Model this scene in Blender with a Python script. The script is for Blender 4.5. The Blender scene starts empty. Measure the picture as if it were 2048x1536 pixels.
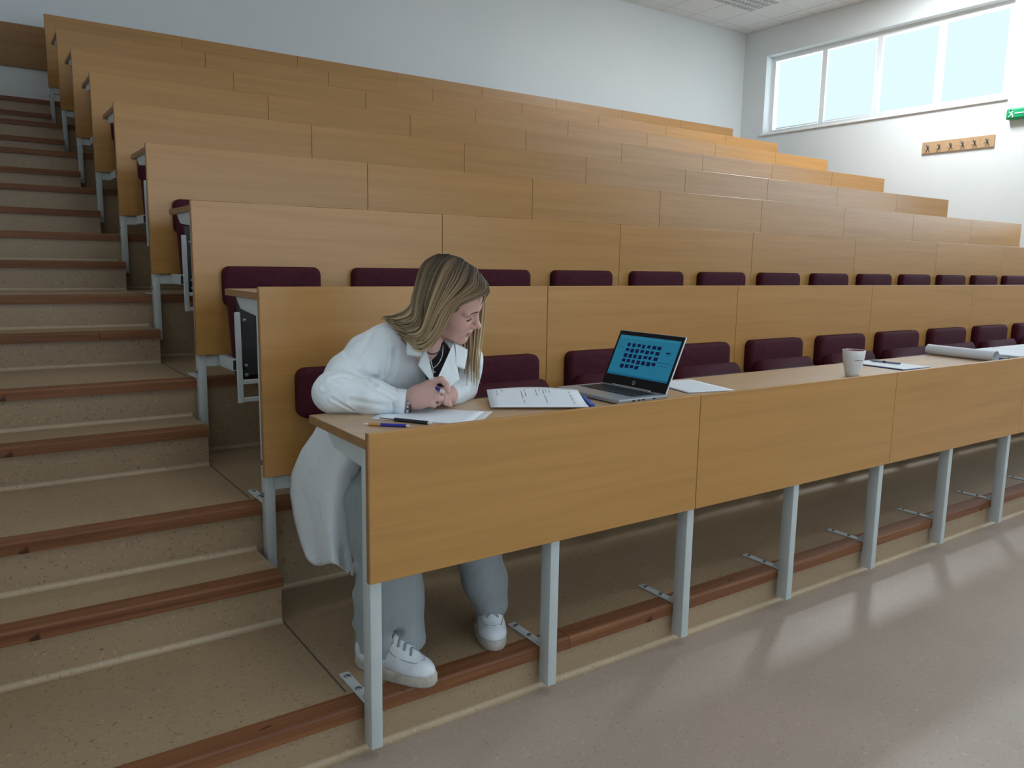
import bpy, bmesh, math, random
import numpy as np
from mathutils import Vector, Matrix
from mathutils.bvhtree import BVHTree

sc = bpy.context.scene
COL = sc.collection
random.seed(7)

# ------------------------------------------------------------------ camera
CX, CY, CZ = -0.8318, -1.8365, 0.4369
YAW, PITCH, ROLL, FPX = 0.6084, -0.1504, -0.0165, 1576.1
_fw = np.array([math.sin(YAW)*math.cos(PITCH), math.cos(YAW)*math.cos(PITCH), math.sin(PITCH)])
_rt = np.array([math.cos(YAW), -math.sin(YAW), 0.0])
_dn = -np.cross(_rt, _fw)
RT = math.cos(ROLL)*_rt + math.sin(ROLL)*_dn
DN = -math.sin(ROLL)*_rt + math.cos(ROLL)*_dn
cam = bpy.data.cameras.new('camera')
cam.sensor_width = 36.0
cam.lens = FPX/2048*36.0
cam.clip_start = 0.05
co = bpy.data.objects.new('camera', cam)
COL.objects.link(co)
co.matrix_world = Matrix(((RT[0], -DN[0], -_fw[0], CX), (RT[1], -DN[1], -_fw[1], CY), (RT[2], -DN[2], -_fw[2], CZ), (0, 0, 0, 1)))
sc.camera = co

def at(px, py, d):
    """a pixel of the 2048x1536 frame and a depth -> a point of the room"""
    v = np.array([CX, CY, CZ]) + d*(_fw + (px-1024)/FPX*RT + (py-768)/FPX*DN)
    return (float(v[0]), float(v[1]), float(v[2]))

def at_x(px, py, X):
    r = _fw + (px-1024)/FPX*RT + (py-768)/FPX*DN
    t = (X-CX)/r[0]
    return (X, float(CY+t*r[1]), float(CZ+t*r[2]))

# ------------------------------------------------------------------ light and exposure
WIN_STRENGTH = 5.0
BLIND_STRENGTH = 1.12
ADDED_POWER = 22.0
wd = bpy.data.worlds.new('world'); sc.world = wd
wd.use_nodes = True
wd.node_tree.nodes['Background'].inputs[0].default_value = (0.75, 0.86, 1.0, 1)
wd.node_tree.nodes['Background'].inputs[1].default_value = 1.0
vs = sc.view_settings
vs.view_transform = 'Standard'; vs.look = 'None'; vs.gamma = 1.0; vs.use_curve_mapping = False
vs.exposure = -0.08
sc.cycles.use_denoising = True
sc.cycles.max_bounces = 8
sc.cycles.diffuse_bounces = 6
sc.cycles.sample_clamp_indirect = 6.0

# ------------------------------------------------------------------ helpers
def tag(o, label=None, cat=None, group=None, kind=None):
    if label: o['label'] = label
    if cat: o['category'] = cat
    if group: o['group'] = group
    if kind: o['kind'] = kind
    return o

def empty(name, loc=(0, 0, 0), rz=0.0):
    o = bpy.data.objects.new(name, None)
    o.location = loc; o.rotation_euler = (0, 0, rz); o.empty_display_size = 0.1
    COL.objects.link(o)
    return o

def link(name, me, parent=None, loc=None):
    o = bpy.data.objects.new(name, me)
    COL.objects.link(o)
    if parent: o.parent = parent
    if loc: o.location = loc
    return o

class MB:
    """collects shapes into one mesh"""
    def __init__(s): s.v = []; s.f = []
    def add(s, vs_, fs_):
        b = len(s.v); s.v += [tuple(map(float, p)) for p in vs_]; s.f += [[b+i for i in f] for f in fs_]
        return s
    def box(s, x0, x1, y0, y1, z0, z1):
        return s.add([(x0,y0,z0),(x1,y0,z0),(x1,y1,z0),(x0,y1,z0),(x0,y0,z1),(x1,y0,z1),(x1,y1,z1),(x0,y1,z1)],
                     [(0,3,2,1),(4,5,6,7),(0,1,5,4),(1,2,6,5),(2,3,7,6),(3,0,4,7)])
    def prism(s, prof, x0, x1):
        """profile in (y,z) extruded along x"""
        n = len(prof)
        s.add([(x0,p[0],p[1]) for p in prof]+[(x1,p[0],p[1]) for p in prof],
              [tuple(range(n))[::-1], tuple(range(n, 2*n))]+[(i, (i+1)%n, n+(i+1)%n, n+i) for i in range(n)])
        return s
    def tube(s, pts, rad, n=8, caps=True, flat=1.0):
        pts = [Vector(p) for p in pts]
        rr = rad if hasattr(rad, '__len__') else [rad]*len(pts)
        b = len(s.v); up = None
        for i, p in enumerate(pts):
            t = (pts[min(i+1, len(pts)-1)]-pts[max(i-1, 0)]).normalized()
            if up is None:
                up = Vector((0, 0, 1)) if abs(t.z) < 0.9 else Vector((1, 0, 0))
            u = (up-t*up.dot(t)).normalized(); w = t.cross(u); up = u
            for k in range(n):
                a = 2*math.pi*k/n
                q = p+u*math.cos(a)*rr[i]+w*math.sin(a)*rr[i]*flat
                s.v.append(tuple(q))
        for i in range(len(pts)-1):
            for k in range(n):
                s.f.append([b+i*n+k, b+i*n+(k+1)%n, b+(i+1)*n+(k+1)%n, b+(i+1)*n+k])
        if caps:
            s.f.append([b+k for k in range(n)][::-1]); s.f.append([b+(len(pts)-1)*n+k for k in range(n)])
        return s
    def lathe(s, prof, n=32, c=(0, 0, 0)):
        b = len(s.v)
        for r, z in prof:
            for k in range(n):
                a = 2*math.pi*k/n
                s.v.append((c[0]+r*math.cos(a), c[1]+r*math.sin(a), c[2]+z))
        for i in range(len(prof)-1):
            for k in range(n):
                s.f.append([b+i*n+k, b+i*n+(k+1)%n, b+(i+1)*n+(k+1)%n, b+(i+1)*n+k])
        return s
    def mesh(s, name, mat, smooth=False, bevel=0.0, seg=2):
        me = bpy.data.meshes.new(name)
        me.from_pydata(s.v, [], s.f)
        bm = bmesh.new(); bm.from_mesh(me)
        bmesh.ops.recalc_face_normals(bm, faces=bm.faces)
        if bevel > 0:
            bmesh.ops.bevel(bm, geom=[e for e in bm.edges if len(e.link_faces) == 2 and e.calc_face_angle(0) > 0.6], offset=bevel, segments=seg, affect='EDGES', profile=0.5)
        bm.to_mesh(me); bm.free()
        me.materials.append(mat)
        if smooth:
            me.polygons.foreach_set('use_smooth', [True]*len(me.polygons))
        return me
    def build(s, name, mat, parent=None, smooth=False, bevel=0.0, seg=2, loc=None):
        return link(name, s.mesh(name, mat, smooth, bevel, seg), parent, loc)

def smooth_angle(me, deg=40):
    me.polygons.foreach_set('use_smooth', [True]*len(me.polygons))
    bm = bmesh.new(); bm.from_mesh(me)
    for e in bm.edges:
        e.smooth = len(e.link_faces) == 2 and e.calc_face_angle(0) < math.radians(deg)
    bm.to_mesh(me); bm.free()

# ------------------------------------------------------------------ materials
def mat(name, rgb, rough=0.6, spec=0.5, metal=0.0, build=None):
    m = bpy.data.materials.new(name); m.use_nodes = True
    nt = m.node_tree; b = nt.nodes['Principled BSDF']
    b.inputs['Base Color'].default_value = (*rgb, 1)
    b.inputs['Roughness'].default_value = rough
    b.inputs['Metallic'].default_value = metal
    b.inputs['Specular IOR Level'].default_value = spec
    if build: build(nt, b)
    return m

def N(nt, t, **kw):
    n = nt.nodes.new(t)
    for k, v in kw.items():
        if k in n.inputs: n.inputs[k].default_value = v
        else: setattr(n, k, v)
    return n

def ramp(nt, src, stops):
    r = nt.nodes.new('ShaderNodeValToRGB')
    e = r.color_ramp.elements
    while len(e) < len(stops): e.new(0.5)
    for i, (p, c) in enumerate(stops):
        e[i].position = p; e[i].color = (*c, 1)
    nt.links.new(src, r.inputs[0])
    return r

def wood(name, dark, light, scale=(1.2, 30, 30), rough=0.45, knots=False, spec=0.4):
    def b_(nt, b):
        tc = N(nt, 'ShaderNodeTexCoord'); oi = N(nt, 'ShaderNodeObjectInfo')
        mp = N(nt, 'ShaderNodeMapping'); mp.inputs['Scale'].default_value = scale
        ad = N(nt, 'ShaderNodeVectorMath', operation='SCALE'); ad.inputs[3].default_value = 40.0
        cb = N(nt, 'ShaderNodeCombineXYZ')
        nt.links.new(oi.outputs['Random'], cb.inputs[0]); nt.links.new(oi.outputs['Random'], cb.inputs[1]); nt.links.new(oi.outputs['Random'], cb.inputs[2])
        nt.links.new(cb.outputs[0], ad.inputs[0])
        nt.links.new(ad.outputs[0], mp.inputs['Location'])
        nt.links.new(tc.outputs['Object'], mp.inputs['Vector'])
        no = N(nt, 'ShaderNodeTexNoise', Scale=1.0, Detail=6.0, Roughness=0.6, Distortion=0.6)
        nt.links.new(mp.outputs[0], no.inputs['Vector'])
        r = ramp(nt, no.outputs['Fac'], [(0.3, dark), (0.7, light)])
        out = r.outputs[0]
        if knots:
            vo = N(nt, 'ShaderNodeTexNoise', Scale=3.0, Detail=2.0)
            m2 = N(nt, 'ShaderNodeMapping'); m2.inputs['Scale'].default_value = (5, 14, 3)
            nt.links.new(tc.outputs['Object'], m2.inputs['Vector']); nt.links.new(m2.outputs[0], vo.inputs['Vector'])
            r2 = ramp(nt, vo.outputs['Fac'], [(0.68, (0, 0, 0)), (0.74, (1, 1, 1))])
            mx = N(nt, 'ShaderNodeMix', data_type='RGBA'); mx.inputs['B'].default_value = (dark[0]*.45, dark[1]*.4, dark[2]*.4, 1)
            nt.links.new(r2.outputs[0], mx.inputs['Factor']); nt.links.new(out, mx.inputs['A']); out = mx.outputs['Result']
        nt.links.new(out, b.inputs['Base Color'])
    return mat(name, light, rough, spec, 0, b_)

def lino(name, base, rough=0.35, fleck=1.0):
    def b_(nt, b):
        ge = N(nt, 'ShaderNodeNewGeometry')
        n1 = N(nt, 'ShaderNodeTexNoise', Scale=95.0, Detail=2.0)
        n2 = N(nt, 'ShaderNodeTexNoise', Scale=70.0, Detail=1.0)
        n3 = N(nt, 'ShaderNodeTexNoise', Scale=2.5, Detail=3.0)
        mp = N(nt, 'ShaderNodeMapping'); mp.inputs['Location'].default_value = (13, 7, 5)
        nt.links.new(ge.outputs['Position'], n1.inputs['Vector']); nt.links.new(ge.outputs['Position'], mp.inputs['Vector'])
        nt.links.new(mp.outputs[0], n2.inputs['Vector']); nt.links.new(ge.outputs['Position'], n3.inputs['Vector'])
        r0 = ramp(nt, n3.outputs['Fac'], [(0.3, tuple(c*.93 for c in base)), (0.7, tuple(c*1.05 for c in base))])
        rd = ramp(nt, n1.outputs['Fac'], [(0.635, (0, 0, 0)), (0.69, (fleck*.85,)*3)])
        rl = ramp(nt, n2.outputs['Fac'], [(0.67, (0, 0, 0)), (0.72, (fleck*.7,)*3)])
        m1 = N(nt, 'ShaderNodeMix', data_type='RGBA'); m1.inputs['B'].default_value = (base[0]*.3, base[1]*.25, base[2]*.2, 1)
        m2 = N(nt, 'ShaderNodeMix', data_type='RGBA'); m2.inputs['B'].default_value = (min(1, base[0]*1.5), min(1, base[1]*1.5), min(1, base[2]*1.45), 1)
        nt.links.new(r0.outputs[0], m1.inputs['A']); nt.links.new(rd.outputs[0], m1.inputs['Factor'])
        nt.links.new(m1.outputs['Result'], m2.inputs['A']); nt.links.new(rl.outputs[0], m2.inputs['Factor'])
        nt.links.new(m2.outputs['Result'], b.inputs['Base Color'])
    return mat(name, base, rough, 0.5, 0, b_)

def fine_noise(scale, lo, hi, bump=0.0, bscale=400):
    def b_(nt, b):
        tc = N(nt, 'ShaderNodeTexCoord')
        no = N(nt, 'ShaderNodeTexNoise', Scale=scale, Detail=4.0)
        nt.links.new(tc.outputs['Object'], no.inputs['Vector'])
        r = ramp(nt, no.outputs['Fac'], [(0.3, lo), (0.7, hi)])
        nt.links.new(r.outputs[0], b.inputs['Base Color'])
        if bump:
            n2 = N(nt, 'ShaderNodeTexNoise', Scale=bscale, Detail=2.0)
            nt.links.new(tc.outputs['Object'], n2.inputs['Vector'])
            bp = N(nt, 'ShaderNodeBump', Strength=bump, Distance=0.002)
            nt.links.new(n2.outputs['Fac'], bp.inputs['Height']); nt.links.new(bp.outputs[0], b.inputs['Normal'])
    return b_

def emit(name, rgb, s):
    m = bpy.data.materials.new(name); m.use_nodes = True
    nt = m.node_tree; nt.nodes.remove(nt.nodes['Principled BSDF'])
    e = N(nt, 'ShaderNodeEmission', Strength=s); e.inputs[0].default_value = (*rgb, 1)
    nt.links.new(e.outputs[0], nt.nodes['Material Output'].inputs[0])
    return m

M = {}
M['panel'] = wood('beech_panel', (0.385, 0.186, 0.046), (0.465, 0.234, 0.067), (0.9, 22, 22), 0.34, spec=0.5)
M['top'] = wood('beech_top', (0.43, 0.28, 0.16), (0.52, 0.35, 0.21), (0.9, 22, 22), 0.32)
M['edge'] = wood('beech_edge', (0.26, 0.13, 0.05), (0.33, 0.175, 0.07), (1, 20, 20), 0.5)
M['nosing'] = wood('nosing_wood', (0.13, 0.045, 0.017), (0.25, 0.102, 0.041), (1.2, 110, 45), 0.5, True, 0.3)
M['lino'] = lino('linoleum', (0.335, 0.234, 0.140), 0.42, 0.7)
M['lino_low'] = lino('floor_linoleum', (0.365, 0.292, 0.238), 0.44, 0.4)
M['cove'] = lino('cove_linoleum', (0.41, 0.31, 0.20), 0.4, 0.5)
M['seam'] = mat('seam', (0.10, 0.075, 0.055), 0.6)
M['white_wall'] = mat('wall_paint', (0.72, 0.75, 0.76), 0.5, 0.35, 0, fine_noise(0.8, (0.70, 0.735, 0.745), (0.74, 0.765, 0.775)))
M['beige_wall'] = mat('grey_wall_paint', (0.36, 0.38, 0.40), 0.6, 0.3, 0, fine_noise(0.8, (0.34, 0.36, 0.38), (0.38, 0.40, 0.42)))
M['tile'] = mat('ceiling_tile', (0.8, 0.81, 0.81), 0.8, 0.2, 0, fine_noise(60, (0.76, 0.77, 0.77), (0.83, 0.84, 0.84)))
M['grid'] = mat('ceiling_grid', (0.55, 0.57, 0.58), 0.5)
M['steel'] = mat('painted_steel', (0.50, 0.54, 0.535), 0.42, 0.5, 0, fine_noise(6, (0.47, 0.51, 0.505), (0.53, 0.57, 0.565)))
M['bolt'] = mat('bolt', (0.25, 0.26, 0.27), 0.35, 0.5, 0.8)
M['black'] = mat('black_plastic', (0.012, 0.012, 0.014), 0.5)
M['maroon'] = mat('maroon_fabric', (0.05, 0.005, 0.012), 0.75, 0.35, 0, fine_noise(40, (0.042, 0.004, 0.010), (0.062, 0.007, 0.016), 0.25, 900))
M['maroon'].node_tree.nodes['Principled BSDF'].inputs['Specular IOR Level'].default_value = 0.2
M['maroon'].node_tree.nodes['Principled BSDF'].inputs['Sheen Weight'].default_value = 0.0
M['frame'] = mat('window_frame', (0.86, 0.89, 0.90), 0.4)
M['blind'] = emit('lit_blind', (0.74, 0.93, 1.0), BLIND_STRENGTH)
M['glass_edge'] = emit('daylight_pane', (0.74, 0.89, 1.0), WIN_STRENGTH)
M['louvre'] = mat('louvre_metal', (0.84, 0.87, 0.88), 0.35, 0.6, 0.15)
M['green'] = mat('sign_green', (0.01, 0.32, 0.13), 0.35)
M['paper'] = mat('paper', (0.74, 0.79, 0.85), 0.6, 0.3, 0, fine_noise(8, (0.72, 0.77, 0.83), (0.76, 0.81, 0.87)))
M['ink'] = mat('print_ink', (0.22, 0.24, 0.28), 0.7)

# ------------------------------------------------------------------ dimensions
NR = 9
ROWY = [0.0]+[0.8784+0.9142*i for i in range(NR-1)]
ROWZ = [0.0]+[0.3477+0.3407*i for i in range(NR-1)]
TIER = [z-0.785 for z in ROWZ]
W = 1.24
XE = 9.92
XL, XR, YF, YB, ZF, ZC = -1.10, 10.97, -5.2, 8.0, -0.935, 4.56
HALF = 0.27
PITCHX = 0.6105

# ------------------------------------------------------------------ setting: floor, tiers, steps
def struct(o): o['kind'] = 'structure'; return o

struct(MB().box(XL-.1, XR+.1, YF-.1, 0.3, ZF-.2, ZF).build('floor', M['lino_low']))

def nosing_boards(parent, x0, x1, joints, yf, z, mat_):
    """wooden stair nosing in board lengths; front at yf, top at z"""
    xs = [x0]+[j for j in joints if x0 < j < x1]+[x1]
    prof = [(yf, z-.042), (yf, z-.008), (yf+.003, z-.002), (yf+.008, z), (yf+.070, z), (yf+.072, z-.012), (yf+.016, z-.012), (yf+.016, z-.042)]
    for a, b in zip(xs[:-1], xs[1:]):
        m = MB().prism([(p[0]-yf, p[1]-z+.0015) for p in prof], 0, b-a-.002)
        m.build('nosing', mat_, parent, loc=(a+.001, yf, z))

def cove(parent, x0, x1, y, z):
    prof = [(y-.0005, z+.018)]
    for i in range(7):
        a = math.pi/2*i/6
        prof.append((y-.014+.014*math.cos(a), z+.015-.014*math.sin(a)))
    prof += [(y-.017, z+.0005), (y+.004, z+.0005), (y+.004, z+.018)]
    MB().prism(prof, x0, x1).build('cove', M['cove'], parent)

joint_sets = [[.745+2.46*i for i in range(5)], [0.55+2.46*i for i in range(5)]]
for k in range(NR):
    yf = ROWY[k]+.085
    yb = (ROWY[k+1]+.085 if k+1 < NR else YB+.1)
    zb = ZF if k == 0 else TIER[k-1]
    t = struct(MB().box(XL-.1, XR+.1, yf, yb+.02, zb-.15, TIER[k]).build('floor_tier', M['lino']))
    nosing_boards(t, XL, XR, [j for j in joint_sets[k % 2]], ROWY[k]+.069, TIER[k], M['nosing'])
    cove(t, XL if k == 0 else -.005, XR if k == 0 else XE, yf, zb)
    if k+1 < NR:
        MB().box(-.012, -.006, yf+.07, yb-.002, TIER[k], TIER[k]+.0012).build('floor_seam', M['seam'], t)
    if k > 0:     # half step in the left-hand aisle, leading up to this tier
        zs = (TIER[k-1]+TIER[k])/2
        ys = ROWY[k]+.085-HALF
        s = struct(MB().box(XL-.1, -.012, ys, yf+.01, TIER[k-1]-.01, zs).build('stair_step', M['lino']))
        nosing_boards(s, XL, -.008, [-.62+.11*k] if k % 3 == 0 else [], ys-.016, zs, M['nosing'])
        cove(s, XL, -.012, ys, TIER[k-1])
        cove(s, XL, -.012, yf, zs)
        s2 = struct(MB().box(XE+.02, XR+.1, ys, yf+.01, TIER[k-1]-.01, zs).build('stair_step', M['lino']))
        nosing_boards(s2, XE+.02, XR, [], ys-.016, zs, M['nosing'])

# ------------------------------------------------------------------ walls, ceiling, windows
struct(MB().box(XL-.3, XL, YF, YB+.3, ZF-.3, ZC+.3).build('wall_left', M['white_wall']))
struct(MB().box(XL-.3, XR+.3, YB, YB+.3, ZF-.3, ZC+.3).build('wall_back', M['white_wall']))
FW = (-0.4, 5.8, 0.25, 1.95)     # windows added behind the camera for frontal light: x0, x1, z0, z1
struct(MB().box(XL-.3, FW[0], YF-.3, YF, ZF-.3, ZC+.3).box(FW[1], XR+.3, YF-.3, YF, ZF-.3, ZC+.3).box(FW[0], FW[1], YF-.3, YF, ZF-.3, FW[2]).box(FW[0], FW[1], YF-.3, YF, FW[3], ZC+.3).build('wall_front', M['beige_wall']))
w4 = struct(empty('window_4', (FW[0], YF, FW[2])))
_w, _h = FW[1]-FW[0], FW[3]-FW[2]
MB().box(0, _w, -.2, -.14, 0, .06).box(0, _w, -.2, -.14, _h-.06, _h).box(0, .06, -.2, -.14, .06, _h-.06).box(_w-.06, _w, -.2, -.14, .06, _h-.06).build('window_frame', M['frame'], w4)
MB().box(-.03, _w+.03, -.14, .03, -.035, 0).build('window_sill', M['frame'], w4)
for i in range(6):
    MB().box(.06+i*(_w-.12)/6, .06+(i+1)*(_w-.12)/6, -.19, -.185, .05, _h-.05).build('pane', M['glass_edge'], w4)
    if i: MB().box(.06+i*(_w-.12)/6-.04, .06+i*(_w-.12)/6+.04, -.2, -.14, .06, _h-.06).build('mullion', M['frame'], w4)
WINS = [(3.53, 7.51, 2.785, 4.09, 4), (-1.7, 2.3, 1.0, 3.9, 4), (-5.0, -2.2, 1.0, 3.9, 3)]  # second and third are out of view, added for more daylight
m = MB()
TH = 0.24
spans = sorted(WINS)
y = YF-.3
for (a, b, z0, z1, n) in spans:
    m.box(XR, XR+TH, y, a, ZF-.3, ZC+.3)
    m.box(XR, XR+TH, a, b, ZF-.3, z0); m.box(XR, XR+TH, a, b, z1, ZC+.3)
    y = b
m.box(XR, XR+TH, y, YB+.3, ZF-.3, ZC+.3)
struct(m.build('wall_right', M['white_wall']))

def window(idx, y0, y1, z0, z1, n, blinds=True):
    w = struct(empty('window_%d' % idx, (XR, (y0+y1)/2, z0)))
    def part(mb, name, mt, parent=w, **kw):
        for i, v in enumerate(mb.v): mb.v[i] = (v[0]-XR, v[1]-(y0+y1)/2, v[2]-z0)
        return mb.build(name, mt, parent, **kw)
    xf = XR+.17
    part(MB().box(xf, xf+.06, y0, y1, z1-.075, z1).box(xf, xf+.06, y0, y1, z0, z0+.075).box(xf, xf+.06, y0, y0+.07, z0+.075, z1-.075).box(xf, xf+.06, y1-.07, y1, z0+.075, z1-.075), 'window_frame', M['frame'])
    part(MB().box(XR-.03, XR+.17, y0-.03, y1+.03, z0-.035, z0), 'window_sill', M['frame'], bevel=.004)
    pw = (y1-y0-.14)/n
    for i in range(n):
        a, b = y0+.07+i*pw, y0+.07+(i+1)*pw
        if i: part(MB().box(xf, xf+.06, a-.045, a+.045, z0+.075, z1-.075), 'mullion', M['frame'])
        part(MB().box(xf+.05, xf+.055, a, b, z0+.07, z1-.07), 'pane', M['glass_edge'])
        if not blinds: continue
        bl = part(MB().box(xf+.015, xf+.02, a+.062, b-.062, z0+.095, z1-.095), 'blind', M['blind'])
        part(MB().box(xf-.005, xf+.02, a+.058, b-.058, z0+.08, z0+.098), 'blind_rail', M['frame'], bl)
    return w
window(1, *WINS[0]); window(2, *WINS[1], False); window(3, *WINS[2], False)

# ceiling of square tiles on a metal grid; tiles near the lit corner one by one
ceil = struct(MB().box(XL-.3, XR+.3, YF-.3, YB+.3, ZC+.02, ZC+.3).build('ceiling', M['grid']))
gx = [10.02+.6*i for i in range(-18, 3)]; gy = [7.16+.6*i for i in range(-20, 3)]
tile_me = MB().box(-.294, .294, -.294, .294, -.0, .03).mesh('tile', M['tile'], bevel=.003, seg=1)
LUMS = [(8.82, 6.56), (4.62, 6.56), (4.62, 3.56), (.42, 6.56), (.42, 3.56), (8.82, .56)]
ADDED_LIT = [(8.82, -1.24), (4.62, -1.24), (.42, -1.24), (8.82, -3.64), (4.62, -3.64), (.42, -3.64)]  # unseen lit lamps, added to brighten the floor and front desk
ADDED_SIDE = [(8.82, 3.56, 215.0)]  # strong unseen lamp, added to brighten the right-hand wall
def in_lum(x, y):
    return any(lx-.01 < x < lx+1.21 and ly-.01 < y < ly+.61 for lx, ly in LUMS+ADDED_LIT+[q[:2] for q in ADDED_SIDE])
rest = MB()
for a in gx:
    for b in gy:
        x0, x1, y0, y1 = a, a+.6, b, b+.6
        if x0 >= XR or y0 >= YB or x1 <= XL or y1 <= YF or in_lum((x0+x1)/2, (y0+y1)/2): continue
        x0 = max(x0, XL); x1 = min(x1, XR); y0 = max(y0, YF); y1 = min(y1, YB)
        if x0 > 6.0 and y0 > 3.4:
            if x1-x0 > .59 and y1-y0 > .59: link('tile', tile_me, ceil, ((x0+x1)/2, (y0+y1)/2, ZC))
            else: MB().box(x0+.006, x1-.006, y0+.006, y1-.006, ZC, ZC+.03).build('tile', M['tile'], ceil)
        else: rest.box(x0+.006, x1-.006, y0+.006, y1-.006, ZC, ZC+.03)
tag(rest.build('tile_field', M['tile'], ceil), kind='stuff')

def luminaire(lx, ly, label, lit=0.0, first=[None]):
    if first[0] is None:
        o = empty('ceiling_light')
        MB().box(0, 1.2, 0, .6, .1, .11).box(0, .008, 0, .6, 0, .1).box(1.192, 1.2, 0, .6, 0, .1).box(.008, 1.192, 0, .008, 0, .1).box(.008, 1.192, .592, .6, 0, .1).build('housing', M['frame'], o)
        for j in range(1, 4):
            MB().box(.008, 1.192, j*.15-.006, j*.15+.006, -.004, .05).build('louvre_rail', M['louvre'], o)
        cm = MB().prism([(.008, -.002), (.008, .05), (.592, .05), (.592, -.002)], -.003, .003).mesh('louvre_blade', M['louvre'])
        for i in range(1, 16): link('louvre_blade', cm, o, (i*.075, 0, 0))
        tm = MB().tube([(.03, 0, .075), (1.17, 0, .075)], .013, 10).mesh('lamp_tube', M['frame'], True)
        for j in range(4): link('lamp_tube', tm, o, (0, .075+j*.15, 0))
        first[0] = o
    else:
        o = first[0].copy(); COL.objects.link(o)
        for ch in first[0].children:
            c = ch.copy(); COL.objects.link(c); c.parent = o
    o.location = (lx, ly, ZC-.002)
    tag(o, label, 'ceiling light', 'louvred ceiling lights' if not lit else 'added ceiling lights')
    if lit:
        la = bpy.data.lights.new('added_glow', 'AREA'); la.shape = 'RECTANGLE'; la.size = 1.15; la.size_y = .55
        la.energy = lit; la.color = (.92, .975, 1.0)
        lo2 = link('added_glow', la, o, (.6, .3, -.012))
luminaire(*LUMS[0], 'unlit square-louvred ceiling light in the corner by the blinds window')
def col_(x): return {8.82: 'by the window wall', 4.62: 'in the middle of the hall', .42: 'by the stair aisle'}[x]
def bank_(y): return {6.56: 'over the top desk rows', 3.56: 'over the middle desk rows', .56: 'over the second desk row', -1.24: 'just before the front desk', -3.64: 'far out over the open floor'}[y]
for q in ADDED_LIT: luminaire(*q, 'added lit louvred ceiling light %s, %s' % (bank_(q[1]), col_(q[0])), ADDED_POWER)
for x_, y_, p_ in ADDED_SIDE: luminaire(x_, y_, 'added lit louvred ceiling light %s, %s' % (bank_(y_), col_(x_)), p_)
for q in LUMS[1:]: luminaire(*q, 'unlit louvred ceiling light %s, %s' % (bank_(q[1]), col_(q[0])))

# board on the back wall over the top landing
wb = MB().box(XL+.02, .35, YB-.022, YB, 2.345, 2.77).build('wall_board', M['edge'], bevel=.003)
tag(wb, 'dark wooden protective board on the back wall over the top landing', 'wall board')

# coat rack and escape sign on the right-hand wall
cr = empty('coat_rack', (XR, 4.105, 2.145))
MB().box(-.022, 0, -.5, .5, 0, .165).build('rack_board', M['top'], cr, bevel=.004)
hk = MB().tube([(-.022, 0, .085), (-.06, 0, .085), (-.075, 0, .10), (-.075, 0, .118)], .006, 8)
hk.tube([(-.022, 0, .075), (-.04, .022, .06), (-.055, .03, .055)], .005, 8).tube([(-.022, 0, .075), (-.04, -.022, .06), (-.055, -.03, .055)], .005, 8)
hk.box(-.026, -.022, -.012, .012, .06, .11)
hme = hk.mesh('hook', M['bolt'])
for i in range(6): link('hook', hme, cr, (0, -.41+.164*i, 0))
tag(cr, 'light wooden coat rack board with six metal hooks under the window', 'coat rack')

es = empty('exit_sign', (XR, 3.27, 2.47))
hous = MB()
prof = [(-.0, 0), (-.085, 0.0), (-.098, .02), (-.102, .07), (-.098, .12), (-.085, .14), (0, .14)]
n = len(prof)
hous.add([(p[0], -.18, p[1]) for p in prof]+[(p[0], .18, p[1]) for p in prof], [tuple(range(n)), tuple(range(n, 2*n))[::-1]]+[(i, n+i, n+(i+1)%n, (i+1)%n) for i in range(n)])
hous.build('housing', M['green'], es)
# running figure and arrow, facing the room (surface at x=-0.103)
def bar(mb, y0, z0, y1, z1, w):
    d = Vector((y1-y0, z1-z0)).normalized(); p = Vector((-d.y, d.x))*w/2
    mb.add([(-.105, y0+p.x, z0+p.y), (-.105, y1+p.x, z1+p.y), (-.105, y1-p.x, z1-p.y), (-.105, y0-p.x, z0-p.y),
            (-.1005, y0+p.x, z0+p.y), (-.1005, y1+p.x, z1+p.y), (-.1005, y1-p.x, z1-p.y), (-.1005, y0-p.x, z0-p.y)],
           [(0,1,2,3),(7,6,5,4),(0,4,5,1),(1,5,6,2),(2,6,7,3),(3,7,4,0)])
mk = MB()
bar(mk, .128, .098, .112, .062, .018); bar(mk, .112, .062, .135, .046, .012); bar(mk, .135, .046, .15, .03, .01)
bar(mk, .112, .062, .095, .045, .012); bar(mk, .095, .045, .1, .022, .01)
bar(mk, .128, .095, .148, .085, .009); bar(mk, .125, .095, .105, .098, .009); bar(mk, .105, .098, .098, .085, .008)
for i in range(8):
    a = i*math.pi/8; bar(mk, .128-.009*math.cos(a), .114-.009*math.sin(a), .128+.009*math.cos(a), .114+.009*math.sin(a), .006)
bar(mk, .075, .07, -.1, .07, .012); bar(mk, -.075, .095, -.105, .07, .012); bar(mk, -.075, .045, -.105, .07, .012)
mk.build('pictogram', mat('sign_white', (.8, .85, .82), .4), es)
tag(es, 'green escape route sign with white running figure on the right-hand wall', 'exit sign')

# ------------------------------------------------------------------ desks
LEGW = .035
def nth(k): return ['front', 'second', 'third', 'fourth', 'fifth', 'sixth', 'seventh', 'eighth', 'topmost'][k]

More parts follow.
